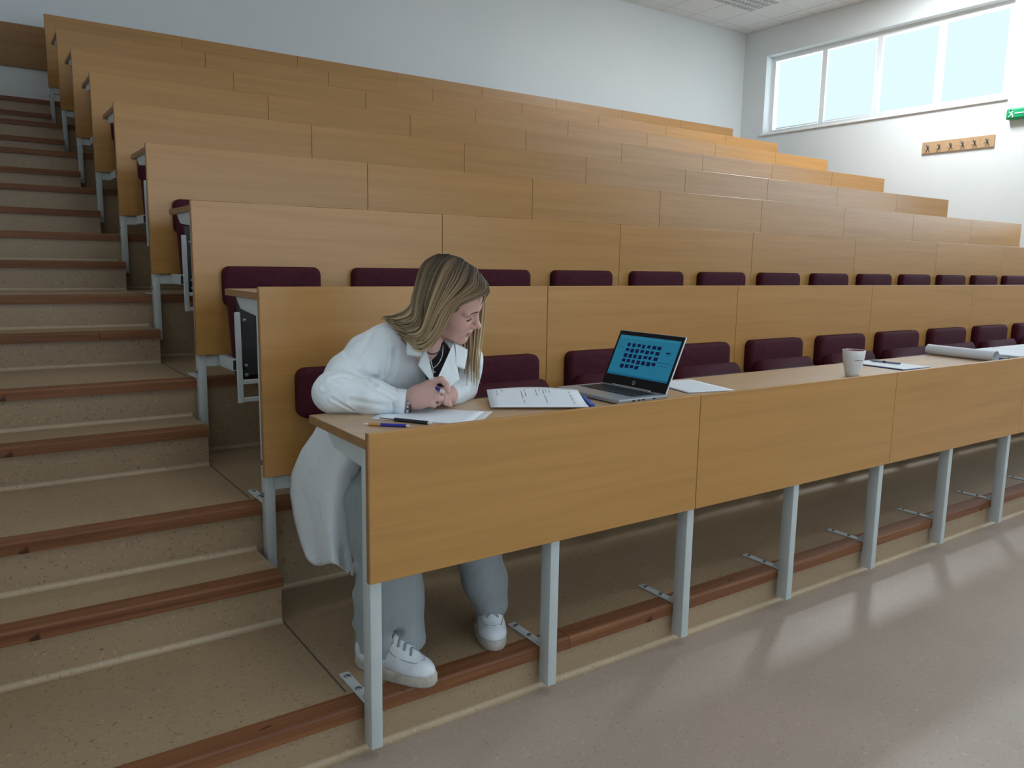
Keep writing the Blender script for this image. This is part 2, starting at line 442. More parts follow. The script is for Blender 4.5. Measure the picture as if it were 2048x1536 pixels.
def leg_mesh(h):
    return MB().box(0, LEGW, 0, .05, -h, -.0255).mesh('leg', M['steel'], bevel=.004, seg=2)
legs_me = {0: leg_mesh(.88), 1: leg_mesh(1.005)}
for me in legs_me.values(): smooth_angle(me, 30)
plate_me = MB().box(.002, LEGW-.002, .05, .235, 0, .006).mesh('floor_plate', M['steel'], bevel=.002, seg=1)
gus_me = MB().add([(.012, .05, .006), (.023, .05, .006), (.023, .085, .006), (.012, .085, .006), (.012, .05, .04), (.023, .05, .04)], [(0,1,2,3), (0,4,5,1), (3,2,5,4), (0,3,4), (1,5,2)]).mesh('gusset', M['steel'])
scr_me = MB().lathe([(0, .011), (.006, .011), (.0095, .0085), (.0105, .006), (.0105, .0055)], 12).mesh('screw', M['bolt'], True)
brk_me = MB().add([(.004, .05, 0), (.031, .05, 0), (.031, .31, 0), (.004, .31, 0), (.004, .05, -.062), (.031, .05, -.062), (.031, .25, -.045), (.004, .25, -.045)],
                  [(0,1,2,3), (7,6,5,4), (0,4,5,1), (1,5,6,2), (2,6,7,3), (3,7,4,0)]).mesh('desk_bracket', M['steel'], bevel=.003, seg=1)
bolt_me = MB().tube([(0, 0, 0), (-.008, 0, 0)], .009, 10).mesh('bolt', M['bolt'])

def desk(k):
    y, z = ROWY[k], ROWZ[k]
    d = empty('lecture_desk', (0, y, z))
    ph = .409 if k == 0 else .672
    pw = 1.247 if k == 0 else W
    np_ = 8
    pm = MB().box(.0012, pw-.0012, 0, .018, -ph, 0).mesh('front_panel', M['panel'], bevel=.0015, seg=1)
    for i in range(np_): link('front_panel', pm, d, (i*pw, 0, 0))
    MB().box(-.0012, .0012, .0005, .0175, -ph+.001, -.001).build('edge_band', M['edge'], d)
    if k < NR-1:
        tp = MB().box(0, np_*pw, .018, .42, -.045, -.02).build('desktop', M['top'], d, bevel=.002, seg=1)
        MB().box(-.0015, .0, .0185, .4195, -.0445, -.0205).build('edge_band', M['edge'], tp)
    lm = legs_me[0 if k == 0 else 1]
    nl = int(XE/PITCHX)+1
    show = nl if k < 3 else nl
    for i in range(nl):
        x = .008+i*PITCHX
        lg = link('leg', lm, d, (x, .018, -.02))
        lg_children = []
        pl = link('floor_plate', plate_me, lg, (0, 0, -.765))
        if i < 9 and k < 2:
            link('gusset', gus_me, lg, (0, 0, -.765))
            for yy in (.205, .125): link('screw', scr_me, lg, (LEGW/2, yy, -.765))
        if k < NR-1: link('desk_bracket', brk_me, d, (x, .018, -.045))
    if k > 0:
        MB().box(.04, np_*pw-.02, .02, .06, -.727, -.677).build('beam', M['steel'], d, bevel=.003, seg=1)
        for zz in (-.625, -.745): link('bolt', bolt_me, d, (.008, .043, zz))
    lab = {0: 'front lecture desk row, nearest the open floor, with laptop, mug and papers on it',
           8: 'topmost row of wooden back panels on steel legs, under the back wall'}.get(k, '%s lecture desk row counted up from the open floor' % nth(k))
    tag(d, lab, 'desk', 'stepped rows of lecture desks')
    return d
for k in range(NR): desk(k)

# ------------------------------------------------------------------ tip-up seats
def rounded_slab(w, h, t, r, n=6, puff=.0, name='cushion', mt=None, edge=.016):
    """rounded rectangle in xz, thickness along -y from 0 to -t, soft edges"""
    out = []
    for cx_, cz_, a0 in ((w/2-r, h/2-r, 0), (-w/2+r, h/2-r, 90), (-w/2+r, -h/2+r, 180), (w/2-r, -h/2+r, 270)):
        for i in range(n+1):
            a = math.radians(a0+90*i/n); out.append((cx_+r*math.cos(a), cz_+r*math.sin(a)))
    rings = []
    for j in range(6):
        a = math.pi/2*j/5
        rings.append((1-edge/(w/2)*(1-math.cos(a)), 1-edge/(h/2)*(1-math.cos(a)), -t+edge-edge*math.sin(a)))
    v = [(p[0], 0, p[1]) for p in out]
    L = len(out)
    for sx, sz, yy in rings: v += [(p[0]*sx, yy, p[1]*sz) for p in out]
    for s_ in (.7, .35): v += [(p[0]*s_, -t-puff*(1-s_), p[1]*s_) for p in out]
    v.append((0, -t-puff, 0))
    f = [tuple(range(L))]
    nr = len(rings)+3
    for j in range(nr-1):
        for i in range(L): f.append((j*L+i, (j+1)*L+i, (j+1)*L+(i+1)%L, j*L+(i+1)%L))
    for i in range(L): f.append(((nr-1)*L+i, len(v)-1, (nr-1)*L+(i+1)%L))
    me = MB().add(v, f).mesh(name, mt, True)
    return me
SW = .445
back_me = rounded_slab(SW, .18, .052, .035, puff=.006, name='backrest', mt=M['maroon'], edge=.02)
cush_me = rounded_slab(SW, .395, .072, .05, puff=.008, name='seat_cushion', mt=M['maroon'], edge=.03)
pan_me = MB().box(-SW/2+.02, SW/2-.02, 0, .012, -.18, .15).mesh('seat_pan', M['black'], bevel=.004, seg=1)
def bar_box(mb, x0, x1, z0, z1, y0, y1): return mb.box(x0, x1, y0, y1, z0, z1)
fr = MB(); fx = SW/2-.004
for s in (-1, 1): bar_box(fr, s*fx-.011, s*fx+.011, -.235, .155, -.02, .0)
bar_box(fr, -fx+.011, fx-.011, -.232, -.212, -.018, -.002); bar_box(fr, -fx+.011, fx-.011, -.155, -.135, -.018, -.002)
frame_me = fr.mesh('seat_frame', M['steel'], bevel=.003, seg=1)
arm_me = MB().box(-.015, .015, -.20, .02, -.026, .026).mesh('arm', M['steel'], bevel=.004, seg=2)
plug_me = MB().box(-.011, .011, -.2012, -.199, -.021, .021).mesh('end_cap', M['black'])
sb_me = MB().lathe([(0, .012), (.005, .012), (.008, .008), (.009, .0)], 10).mesh('bolt', M['bolt'], True)
seat_group = {}
def seat(k, i, label, group, down=False):
    """seat i of the row behind desk k; hangs on the panel of desk k+1"""
    yp = ROWY[k+1]; z0 = TIER[k]
    xc = .117+SW/2+i*PITCHX
    s = empty('tip_up_seat', (xc, yp, z0))
    link('backrest', back_me, s, (0, -.001, .757))
    for sx in (-1, 1):
        a = link('arm', arm_me, s, (sx*(SW/2-.008)-.014, 0, .428))
        link('end_cap', plug_me, a)
    if down:
        c = link('seat_cushion', cush_me, s, (0, -.262, .385)); c.rotation_euler = (math.radians(-90), 0, 0)
        p = link('seat_pan', pan_me, s, (0, -.262, .385)); p.rotation_euler = (math.radians(-90), 0, 0)
    else:
        # cushion faces the backrest, underside with its steel frame faces the front; leaning back
        lean = math.radians(-13)
        c = link('seat_cushion', cush_me, s, (0, -.150, .56)); c.rotation_euler = (lean, 0, math.radians(180))
        c.rotation_euler = (math.radians(13), 0, math.pi)
        p = link('seat_pan', pan_me, s, (0, -.178, .56)); p.rotation_euler = (lean, 0, 0)
        f = link('seat_frame', frame_me, s, (0, -.205, .50)); f.rotation_euler = (math.radians(-2), 0, 0)
        for bx, bz in ((-fx+.03, .12), (-fx+.03, -.075), (-fx+.03, -.115), (fx-.03, .12), (fx-.03, -.115)):
            b = link('bolt', sb_me, f, (bx, -.002, bz)); b.rotation_euler = (math.pi/2, 0, 0)
    tag(s, label, 'seat', group)
seat(0, 0, 'maroon seat folded down under the person in the white coat', 'tip-up seats of the front row', True)
ORD = ['first', 'second', 'third', 'fourth', 'fifth', 'sixth', 'seventh', 'eighth', 'ninth', 'tenth', 'eleventh', 'twelfth', 'thirteenth', 'fourteenth', 'fifteenth', 'sixteenth']
for i in range(1, 16): seat(0, i, 'maroon tip-up seat behind the front desk, %s seat from the stair aisle' % ORD[i], 'tip-up seats of the front row')
for i in range(16): seat(1, i, 'maroon tip-up seat behind the second desk row, %s seat from the stair aisle' % ORD[i], 'tip-up seats of the second row')
for k in range(2, 7):
    for i in range(16 if k < 4 else 2): seat(k, i, 'maroon tip-up seat behind the %s desk row, %s seat from the stair aisle' % (nth(k), ORD[i]), 'tip-up seats of the %s row' % nth(k))

# ------------------------------------------------------------------ things on the front desk
ZT = -.02   # desk surface
def sheet(name, c, L_, S_, ang, z, label, cat, lift=None, mt=None, n=10, thick=.0008, group=None):
    """a sheet of paper, long side L_ along angle ang; lift(u,v) gives extra height"""
    mb = MB(); ca, sa = math.cos(ang), math.sin(ang)
    g = []
    for t_ in (0, thick):
        for i in range(n+1):
            for j in range(n+1):
                u, v = i/n-.5, j/n-.5
                g.append((u*L_*ca-v*S_*sa, u*L_*sa+v*S_*ca, (lift(u, v) if lift else 0)+t_))
    A = (n+1)**2; f = []
    for i in range(n):
        for j in range(n):
            a = i*(n+1)+j
            f.append((A+a, A+a+n+1, A+a+n+2, A+a+1)); f.append((a, a+1, a+n+2, a+n+1))
    for i in range(n):
        for (a, b) in ((i, i+1), (n*(n+1)+i, n*(n+1)+i+1), (i*(n+1), (i+1)*(n+1)), (i*(n+1)+n, (i+1)*(n+1)+n)):
            f.append((a, b, A+b, A+a))
    mb.add(g, f)
    o = mb.build(name, mt or M['paper'], None, True, loc=(c[0], c[1], z))
    if label: tag(o, label, cat, group)
    return o

def text_lines(parent, L_, S_, ang, lift, rows, z=.0012):
    """printed lines (flat print) on a sheet: rows of (u, v0, v1)"""
    mb = MB(); ca, sa = math.cos(ang), math.sin(ang)
    for (u, v0, v1) in rows:
        nseg = 8
        for q in range(nseg):
            if (q*7+int(u*100)) % 5 == 0: continue
            a, b = v0+(v1-v0)*q/nseg, v0+(v1-v0)*(q+.85)/nseg
            P = []
            for uu, vv in ((u-.004, a), (u+.004, a), (u+.004, b), (u-.004, b)):
                P.append((uu*L_*ca-vv*S_*sa, uu*L_*sa+vv*S_*ca, lift(uu, vv)+z))
            mb.add(P, [(0, 1, 2, 3)])
    tag(mb.build('printed_lines', M['ink'], parent), kind='stuff')

A4L, A4S = .297, .21
a1 = math.atan2(-.72, .69)
s1 = sheet('paper_sheet', (.306, .236), A4L, A4S, a1, ZT+.0006, 'white sheet of paper under the writing hand', 'paper')
text_lines(s1, A4L, A4S, a1, lambda u, v: 0, [(.40, .30, .36), (.37, .30, .35)])
a1b = a1+.02
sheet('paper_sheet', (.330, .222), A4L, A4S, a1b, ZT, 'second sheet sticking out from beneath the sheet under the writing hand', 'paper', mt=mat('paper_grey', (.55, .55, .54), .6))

# printed packet beside the laptop
a2 = math.atan2(-.49, .87)
pl = lambda u, v: .006+.020*(v+.5)**1.6*(1.0)+.010*math.cos(u*3.0)*(v+.5)
pc = (.708, .233)
s2 = sheet('printed_packet', pc, .315, A4S, a2, ZT+.002, 'stapled printed pages with curled far edge beside the laptop', 'paper', pl, thick=.003)
text_lines(s2, .315, A4S, a2, pl, [(-.40, .1, .4), (-.34, .3, .42), (-.14, -.3, .42), (-.10, 0, .4), (.02, .08, .38), (.06, .3, .4), (.10, -.38, .4), (.13, .25, .4), (.17, .25, .4), (.38, -.3, .35)], .0036)
cl = empty('blue_folder', (.708+.155*.87, .233-.155*.49, ZT), a2)
MB().box(-.012, .022, -.10, .10, .0005, .004).box(.010, .024, -.10, .10, .004, .017).build('spine', mat('blue_plastic', (.01, .10, .42), .4), cl, bevel=.002)
MB().box(.024, .034, -.095, .06, .0005, .003).build('page_edge', M['paper'], cl)
tag(cl, 'bright blue folder spine at the edge of the printed packet', 'folder')

def pen(a, b, r, parts, label, zz=ZT, cat='pen'):
    """parts: list of (t0,t1,r0,r1,material,name)"""
    A = Vector((a[0], a[1], 0)); B = Vector((b[0], b[1], 0)); d = B-A; L_ = d.length
    o = empty('pen', (a[0], a[1], zz+r), math.atan2(d.y, d.x))
    for t0, t1, r0, r1, mt, nm in parts:
        MB().tube([(t0*L_, 0, 0), (t1*L_, 0, 0)], [r0, r1], 12).build(nm, mt, o, False)
    tag(o, label, cat)
    return o
blue = mat('pen_blue', (.02, .02, .30), .3); orange = mat('pen_orange', (.50, .26, .07), .4); white = mat('pen_white', (.75, .76, .78), .35)
pblack = mat('pen_black', (.008, .008, .012), .35); grey = mat('pen_grey', (.22, .24, .30), .3)
pen((.074, .196), (.172, .105), .0048, [(0, .04, .001, .002, white, 'tip'), (.04, .12, .002, .0045, white, 'cone'), (.12, .38, .0048, .0048, orange, 'grip'), (.38, .93, .0048, .0048, blue, 'barrel'), (.93, 1, .003, .003, white, 'button')], 'blue ballpoint pen with orange grip at the desk end')
pen((.150, .252), (.243, .104), .005, [(0, .30, .0016, .0022, mat('shadow_tan', (.22, .15, .10), .5), 'paper_shadow'), (.30, .93, .0058, .0058, pblack, 'barrel'), (.93, 1, .0035, .002, white, 'tip')], 'black marker pen lying along the paper edge')  # thin tan tail stands in for the shadow along the paper edge

# laptop, open, facing the person
lp = empty('laptop', (1.158, .243, ZT))
silver = mat('laptop_silver', (.42, .44, .47), .38, .5, .55)
LW, LD = .338, .225
bs = MB().box(-LD, .0, -LW/2, LW/2, .003, .018).build('base', silver, lp, bevel=.004)
MB().box(-LD+.01, -.01, -LW/2+.01, LW/2-.01, .0, .003).build('underside', M['black'], bs)
MB().box(-.14, -.028, -LW/2+.028, LW/2-.028, .0178, .0184).build('keyboard_deck', mat('key_deck', (.03, .032, .036), .5), bs)
key_me = MB().box(-.0075, .0075, -.0082, .0082, 0, .0016).mesh('key', mat('key', (.018, .019, .022), .45), bevel=.001, seg=1)
for r_ in range(6):
    for c_ in range(15):
        link('key', key_me, bs, (-.131+r_*.0187, -LW/2+.04+c_*.0184, .0184))
MB().box(-.215, -.15, -.055, .055, .0178, .0182).build('touchpad', mat('touchpad', (.36, .38, .41), .3, .5, .4), bs)
MB().box(-.020, -.010, -.1, .1, .017, .024).build('hinge', silver, bs, bevel=.002)
for pz in (-.165, -.14, -.12, -.07): MB().box(pz, pz+.012, -LW/2-.0004, -LW/2+.001, .008, .013).build('port', M['black'], bs)
lid = empty('lid'); lid.parent = lp; lid.location = (-.008, 0, .018); lid.rotation_euler = (0, math.radians(24.5), 0)
LH = .218
MB().box(0, .006, -LW/2, LW/2, 0, LH).build('lid_shell', silver, lid, bevel=.003)
MB().box(-.0012, .0003, -LW/2+.003, LW/2-.003, .002, LH-.003).build('bezel', mat('bezel', (.005, .005, .008), .5, .2), lid)
scr = MB().box(-.0016, -.0012, -LW/2+.013, LW/2-.013, .04, LH-.019).build('screen', emit('screen_glow', (.018, .145, .235), 1.0), lid)
thumb = emit('screen_thumbnail', (.006, .010, .045), 1.0); tline = emit('screen_line', (.012, .09, .17), 1.0); tbar = emit('screen_bar', (.03, .17, .26), 1.0)
sw_, sh_ = LW-.026, LH-.059
def scr_rect(u0, u1, v0, v1, mt, nm):   # u from the viewer's left (+y), v from the top
    ya, yb = (LW/2-.013)-u0*sw_, (LW/2-.013)-u1*sw_
    za, zb = LH-.019-v0*sh_, LH-.019-v1*sh_
    MB().box(-.0019, -.0016, min(ya, yb), max(ya, yb), min(za, zb), max(za, zb)).build(nm, mt, scr)
rr = random.Random(3)
for r_ in range(5):
    for c_ in range(7 if r_ < 4 else 4):
        w_ = rr.uniform(.045, .064); h_ = rr.uniform(.07, .10)
        u = .175+c_*.083; v = .185+r_*.132
        scr_rect(u, u+w_, v, v+h_, thumb, 'thumbnail')
scr_rect(.83, .90, .30, .33, thumb, 'thumbnail'); scr_rect(.835, .90, .34, .37, tline, 'caption')
scr_rect(.75, .96, .55, .575, tline, 'caption'); scr_rect(.78, .92, .63, .645, tline, 'caption'); scr_rect(.02, .12, .30, .32, tline, 'caption')
scr_rect(.0, 1, .955, 1, tline, 'taskbar'); scr_rect(.02, .98, .03, .07, tbar, 'menu_bar')
scr_rect(.735, .738, .16, .9, tline, 'divider')
lg = mat('logo_silver', (.55, .56, .58), .3, .5, .3)
lo_ = MB().lathe([(.0062, 0), (.0076, 0)], 24)
lo_.v = [(-.0016, v[0], v[1]) for v in lo_.v]
lo_.add([(-.0016, .0032, .0055), (-.0016, .0022, .0055), (-.0016, .0005, -.001), (-.0016, .0015, -.001)], [(0, 1, 2, 3)])
lo_.add([(-.0016, -.0005, .002), (-.0016, -.0015, .002), (-.0016, -.0035, -.0055), (-.0016, -.0025, -.0055)], [(0, 1, 2, 3)])
o = lo_.build('logo', lg, lid); o.location = (0, 0, .021)
tag(lp, 'open silver laptop with blue screen of thumbnails on the front desk', 'laptop')

sheet('paper_sheet', (1.475, .265), A4L, A4S, math.atan2(.92, .1)-.12, ZT+.0005, 'blank white sheet lying just behind the laptop lid', 'paper')
sheet('notebook_cover', (1.46, .262), A4L+.004, A4S+.004, math.atan2(.92, .1)-.10, ZT-.0005, 'dark thin cover beneath the blank sheet by the laptop', 'folder', mt=mat('cover_dark', (.10, .09, .10), .5))

# mug
mg = empty('mug', (2.325, .108, ZT))
cer = mat('mug_ceramic', (.66, .65, .64), .3, .5)
mb = MB().lathe([(0, .001), (.026, .0), (.029, .003), (.032, .02), (.040, .055), (.045, .085), (.0475, .114), (.0465, .1155), (.0445, .114)], 40)
mb.build('cup', cer, mg, True)
MB().lathe([(.0445, .1142), (.042, .085), (.037, .055), (.029, .012), (0, .009)], 40).build('inside', mat('mug_red', (.28, .05, .05), .35), mg, True)
MB().tube([(.040*math.cos(.55)+(.026*math.sin(q))*math.cos(.55), .040*math.sin(.55)+.026*math.sin(q)*math.sin(.55), .066+.030*math.cos(q)) for q in [math.pi*i/10 for i in range(11)]], .0055, 8).build('handle', cer, mg, True)
wr = MB()
for q in range(9):
    if q == 5: continue
    a0, a1_ = -2.42+q*.095, -2.42+q*.095+.07
    R_ = .0437
    wr.add([(R_*math.cos(a0), R_*math.sin(a0), .0725), (R_*math.cos(a1_), R_*math.sin(a1_), .0725), (R_*math.cos(a1_)*1.015, R_*math.sin(a1_)*1.015, .0765), (R_*math.cos(a0)*1.015, R_*math.sin(a0)*1.015, .0765)], [(0, 1, 2, 3)])
wr.build('lettering', mat('mug_ink', (.16, .16, .17), .5), mg)
tag(mg, 'tapered white mug with red inside and small grey lettering', 'mug')

# note pad with grey pen
navy = mat('navy', (.02, .045, .16), .45)
npd = empty('note_pad', (2.845, .245, ZT), math.atan2(.32, .02))
MB().box(-.15, .15, -.108, .108, 0, .004).build('cover', navy, npd, bevel=.001, seg=1)
MB().box(-.146, .15, -.108, .104, .004, .0075).build('pages', M['paper'], npd, bevel=.001, seg=1)
tag(npd, 'white note pad with navy cover lying next to the mug', 'note pad')
pen((2.876, .36), (2.886, .205), .005, [(0, .1, .0015, .004, grey, 'tip'), (.1, .45, .0052, .0052, grey, 'grip'), (.45, .53, .0058, .0058, pblack, 'ring'), (.53, .95, .0052, .0052, grey, 'barrel'), (.95, 1, .003, .003, pblack, 'button')], 'grey ballpoint pen lying on the note pad', ZT+.0075)

# rolled-up sheets and open booklet further along
ro = empty('rolled_paper', (3.55, .245, ZT), math.atan2(-.37, -.05))
sp = []
for i in range(41):
    a = 2*math.pi*1.6*i/40; r_ = .029-.0028*a/(2*math.pi)
    sp.append((r_*math.sin(a), .029-r_*math.cos(a)*1.0))
rm = MB()
L_ = .38
rm.add([(-L_/2, p[0], p[1]) for p in sp]+[(L_/2, p[0], p[1]) for p in sp], [(i, i+1, 41+i+1, 41+i) for i in range(40)])
rm.build('roll', M['paper'], ro, True)
tl = MB().add([(-L_/2, 0, .0012), (L_/2, 0, .0012), (L_/2, .2, .0012), (-L_/2, .2, .0012), (-L_/2, 0, .0004), (L_/2, 0, .0004), (L_/2, .2, .0004), (-L_/2, .2, .0004)], [(0,1,2,3),(7,6,5,4),(0,4,5,1),(1,5,6,2),(2,6,7,3),(3,7,4,0)])
tl.build('sheet_tail', M['paper'], ro)
sp2 = [(.055+.022*math.sin(math.pi*(i/10-.5)), .002+.022*math.cos(math.pi*(i/10-.5))) for i in range(11)]
MB().add([(-L_/2+.01, p[0], p[1]) for p in sp2]+[(L_/2+.03, p[0], p[1]) for p in sp2], [(i, i+1, 11+i+1, 11+i) for i in range(10)]).build('curled_cover', navy, ro, True)
tag(ro, 'white paper roll with curled navy cover on the front desk', 'paper roll')
bk = empty('open_booklet', (4.25, .235, ZT))
cv = mat('booklet_cover', (.34, .36, .32), .5)
MB().box(-.42, .42, -.16, .17, 0, .005).build('cover', cv, bk, bevel=.002, seg=1)
MB().box(-.40, -.005, -.155, .165, .005, .012).build('pages', M['paper'], bk, bevel=.003, seg=1)
MB().box(.005, .41, -.155, .165, .005, .012).build('pages', M['paper'], bk, bevel=.003, seg=1)
dr = MB(); rr = random.Random(5)
for q in range(22):
    x, y = rr.uniform(-.2, .36), rr.uniform(-.12, .12); a = rr.uniform(0, 3.1); l_ = rr.uniform(.01, .05)
    dx, dy = math.cos(a)*l_, math.sin(a)*l_; nx_, ny_ = -math.sin(a)*.0012, math.cos(a)*.0012
    dr.add([(x+nx_, y+ny_, .0124), (x+dx+nx_, y+dy+ny_, .0124), (x+dx-nx_, y+dy-ny_, .0124), (x-nx_, y-ny_, .0124)], [(0, 1, 2, 3)])
tag(dr.build('sketch_lines', M['ink'], bk), kind='stuff')
tag(bk, 'open booklet with sketches beyond the paper roll', 'booklet')

#PERSON#
# ------------------------------------------------------------------ person
# shapes are blended round bodies on a grid, turned into one smooth surface
def nets(D, org, h):
    s = D < 0
    nx, ny, nz = D.shape
    c = np.zeros((nx-1, ny-1, nz-1), np.uint8)
    for a in (0, 1):
        for b in (0, 1):
            for d in (0, 1): c += s[a:nx-1+a, b:ny-1+b, d:nz-1+d]
    act = (c > 0) & (c < 8)
    ii = np.argwhere(act)
    idx = -np.ones(act.shape, np.int64); idx[act] = np.arange(len(ii))
    pos = np.zeros((len(ii), 3)); cnt = np.zeros(len(ii))
    cor = [(a, b, d) for a in (0, 1) for b in (0, 1) for d in (0, 1)]
    for A in cor:
        for ax in range(3):
            if A[ax]: continue
            B = list(A); B[ax] = 1
            va = D[ii[:, 0]+A[0], ii[:, 1]+A[1], ii[:, 2]+A[2]]; vb = D[ii[:, 0]+B[0], ii[:, 1]+B[1], ii[:, 2]+B[2]]
            m_ = (va < 0) != (vb < 0)
            t = np.where(m_, va/np.where(m_, va-vb, 1), 0)
            p = np.array(A, float)[None, :].repeat(len(ii), 0); p[:, ax] = t
            pos += p*m_[:, None]; cnt += m_
    pos = (pos/cnt[:, None]+ii)*h+np.array(org)
    F = []
    for ax in range(3):
        o1, o2 = [q for q in range(3) if q != ax]
        sl0 = [slice(1, -1)]*3; sl1 = [slice(1, -1)]*3
        sl0[ax] = slice(0, -1); sl1[ax] = slice(1, None)
        a, b = s[tuple(sl0)], s[tuple(sl1)]
        e = np.argwhere(a != b); fl = a[a != b]
        off = np.array([1, 1, 1]); off[ax] = 0
        e = e+off
        def cell(d1, d2):
            q = e.copy(); q[:, o1] += d1; q[:, o2] += d2
            return idx[q[:, 0], q[:, 1], q[:, 2]]
        Q = np.stack([cell(-1, -1), cell(0, -1), cell(0, 0), cell(-1, 0)], 1)
        if ax == 1: fl = ~fl
        Q[~fl] = Q[~fl][:, ::-1]
        F.append(Q)
    return pos, np.concatenate(F)

class Field:
    def __init__(s, lo, hi, h):
        s.lo = np.array(lo, float); s.h = h
        n = np.ceil((np.array(hi)-s.lo)/h).astype(int)+1
        s.ax = [s.lo[i]+h*np.arange(n[i]) for i in range(3)]
        s.D = np.full(tuple(n), 0.25, np.float32)
    def sub(s, lo, hi, mrg):
        sl = []
        for i in range(3):
            a = np.searchsorted(s.ax[i], lo[i]-mrg); b = np.searchsorted(s.ax[i], hi[i]+mrg)
            sl.append(slice(a, b))
        sl = tuple(sl)
        X = s.ax[0][sl[0]][:, None, None]; Y = s.ax[1][sl[1]][None, :, None]; Z = s.ax[2][sl[2]][None, None, :]
        return sl, X, Y, Z
    def comb(s, sl, d, k, op):
        A = s.D[sl]
        if A.size == 0: return
        if op == 'add':
            hh = np.maximum(k-np.abs(A-d), 0)/k
            s.D[sl] = np.minimum(A, d)-hh*hh*k*.25
        else:
            hh = np.maximum(k-np.abs(A+d), 0)/k
            s.D[sl] = np.maximum(A, -d)+hh*hh*k*.25
    def cap(s, a, b, ra, rb, k=.02, op='add', sq=None):
        a = np.array(a, float); b = np.array(b, float); R_ = max(ra, rb)
        sl, X, Y, Z = s.sub(np.minimum(a, b)-R_, np.maximum(a, b)+R_, k+.03)
        ba = b-a; L2 = max(float(ba@ba), 1e-9)
        px, py, pz = X-a[0], Y-a[1], Z-a[2]
        t = np.clip((px*ba[0]+py*ba[1]+pz*ba[2])/L2, 0, 1)
        d = np.sqrt((px-t*ba[0])**2+(py-t*ba[1])**2+(pz-t*ba[2])**2)-(ra+(rb-ra)*t)
        s.comb(sl, d.astype(np.float32), k, op); return s
    def chain(s, pts, rr, k=.02, op='add'):
        for i in range(len(pts)-1): s.cap(pts[i], pts[i+1], rr[i], rr[i+1], k, op)
        return s
    def ell(s, c, r, k=.02, op='add', M=None):
        c = np.array(c, float); r = np.array(r, float); R_ = r.max()
        sl, X, Y, Z = s.sub(c-R_, c+R_, k+.03)
        px, py, pz = X-c[0], Y-c[1], Z-c[2]
        if M is not None:
            px, py, pz = (M[0, 0]*px+M[1, 0]*py+M[2, 0]*pz, M[0, 1]*px+M[1, 1]*py+M[2, 1]*pz, M[0, 2]*px+M[1, 2]*py+M[2, 2]*pz)
        k0 = np.sqrt((px/r[0])**2+(py/r[1])**2+(pz/r[2])**2)
        k1 = np.sqrt((px/r[0]**2)**2+(py/r[1]**2)**2+(pz/r[2]**2)**2)+1e-9
        s.comb(sl, (k0*(k0-1)/k1).astype(np.float32), k, op); return s
    def mesh(s): return nets(s.D, s.lo, s.h)

def relax(V, F, it=2, lam=.5):
    E = np.concatenate([F[:, [0, 1]], F[:, [1, 2]], F[:, [2, 3]], F[:, [3, 0]]]); E = np.concatenate([E, E[:, ::-1]])
    cnt = np.bincount(E[:, 0], minlength=len(V))[:, None]
    for _ in range(it):
        S = np.zeros_like(V)
        for i in range(3): S[:, i] = np.bincount(E[:, 0], V[E[:, 1], i], len(V))
        V = V+lam*(S/np.maximum(cnt, 1)-V)
    return V

def to_obj(name, V, F, mt, parent, cols=None, smooth=True):
    me = bpy.data.meshes.new(name)
    me.from_pydata(V.tolist(), [], F.tolist() if hasattr(F, 'tolist') else F)
    me.materials.append(mt)
    if smooth: me.polygons.foreach_set('use_smooth', [True]*len(me.polygons))
    if cols is not None:
        ca_ = me.color_attributes.new('tone', 'FLOAT_COLOR', 'POINT')
        ca_.data.foreach_set('color', np.concatenate([cols, np.ones((len(cols), 1))], 1).astype(np.float32).ravel())
    me.update()
    return link(name, me, parent)

def attr_mat(name, rough, spec=.4, sub=0.0, bump=None):
    def b_(nt, b):
        a = N(nt, 'ShaderNodeAttribute', attribute_name='tone')
        nt.links.new(a.outputs['Color'], b.inputs['Base Color'])
        if sub:
            b.inputs['Subsurface Weight'].default_value = sub
            b.inputs['Subsurface Radius'].default_value = (.012, .005, .003)
        if bump: bump(nt, b)
    return mat(name, (.5, .5, .5), rough, spec, 0, b_)

pe = empty('person', (.335, .62, TIER[0]))
tag(pe, 'person with long blonde hair in white lab coat, seated and writing at the front desk', 'person')
PO = np.array([.335, .62, TIER[0]])
def pobj(name, V, F, mt, cols=None, parent=None, smooth=True): return to_obj(name, np.asarray(V)-PO, F, mt, parent or pe, cols, smooth)
def pmb(mb, name, mt, parent=None, smooth=True):
    mb.v = [(v[0]-PO[0], v[1]-PO[1], v[2]-PO[2]) for v in mb.v]
    return mb.build(name, mt, parent or pe, smooth)

skin = attr_mat('skin', .5, .35, .12)
# --- head in its own frame: x forward, y to the person's left, z up
HP = np.array([.408, .291, .323])
def rotm(a, p, r):
    ca, sa, cp, sp_, cr_, sr = math.cos(a), math.sin(a), math.cos(p), math.sin(p), math.cos(r), math.sin(r)
    return np.array([[ca, -sa, 0], [sa, ca, 0], [0, 0, 1]])@np.array([[cp, 0, sp_], [0, 1, 0], [-sp_, 0, cp]])@np.array([[1, 0, 0], [0, cr_, -sr], [0, sr, cr_]])
HM = rotm(-.807, .426, .43)
def H(p): return tuple(HM@np.array(p)+HP)
def Hinv(w): return HM.T@(np.array(w)-HP)
NECK = (.372, .435, .215)
nl_ = Hinv(NECK); nl2 = Hinv((.36, .49, .13))
f = Field((-.16, -.14, -.30), (.15, .14, .15), .0022)
f.ell((-.012, 0, .035), (.100, .076, .088), .01)
f.ell((.030, 0, -.030), (.062, .061, .088), .04)
f.ell((.045, 0, .050), (.052, .058, .045), .03)
for s in (-1, 1):
    f.cap((.0, s*.050, -.062), (.066, s*.012, -.106), .022, .016, .03)
    f.ell((.054, s*.036, -.034), (.030, .026, .030), .03)
f.ell((.076, 0, -.106), (.014, .018, .013), .02)
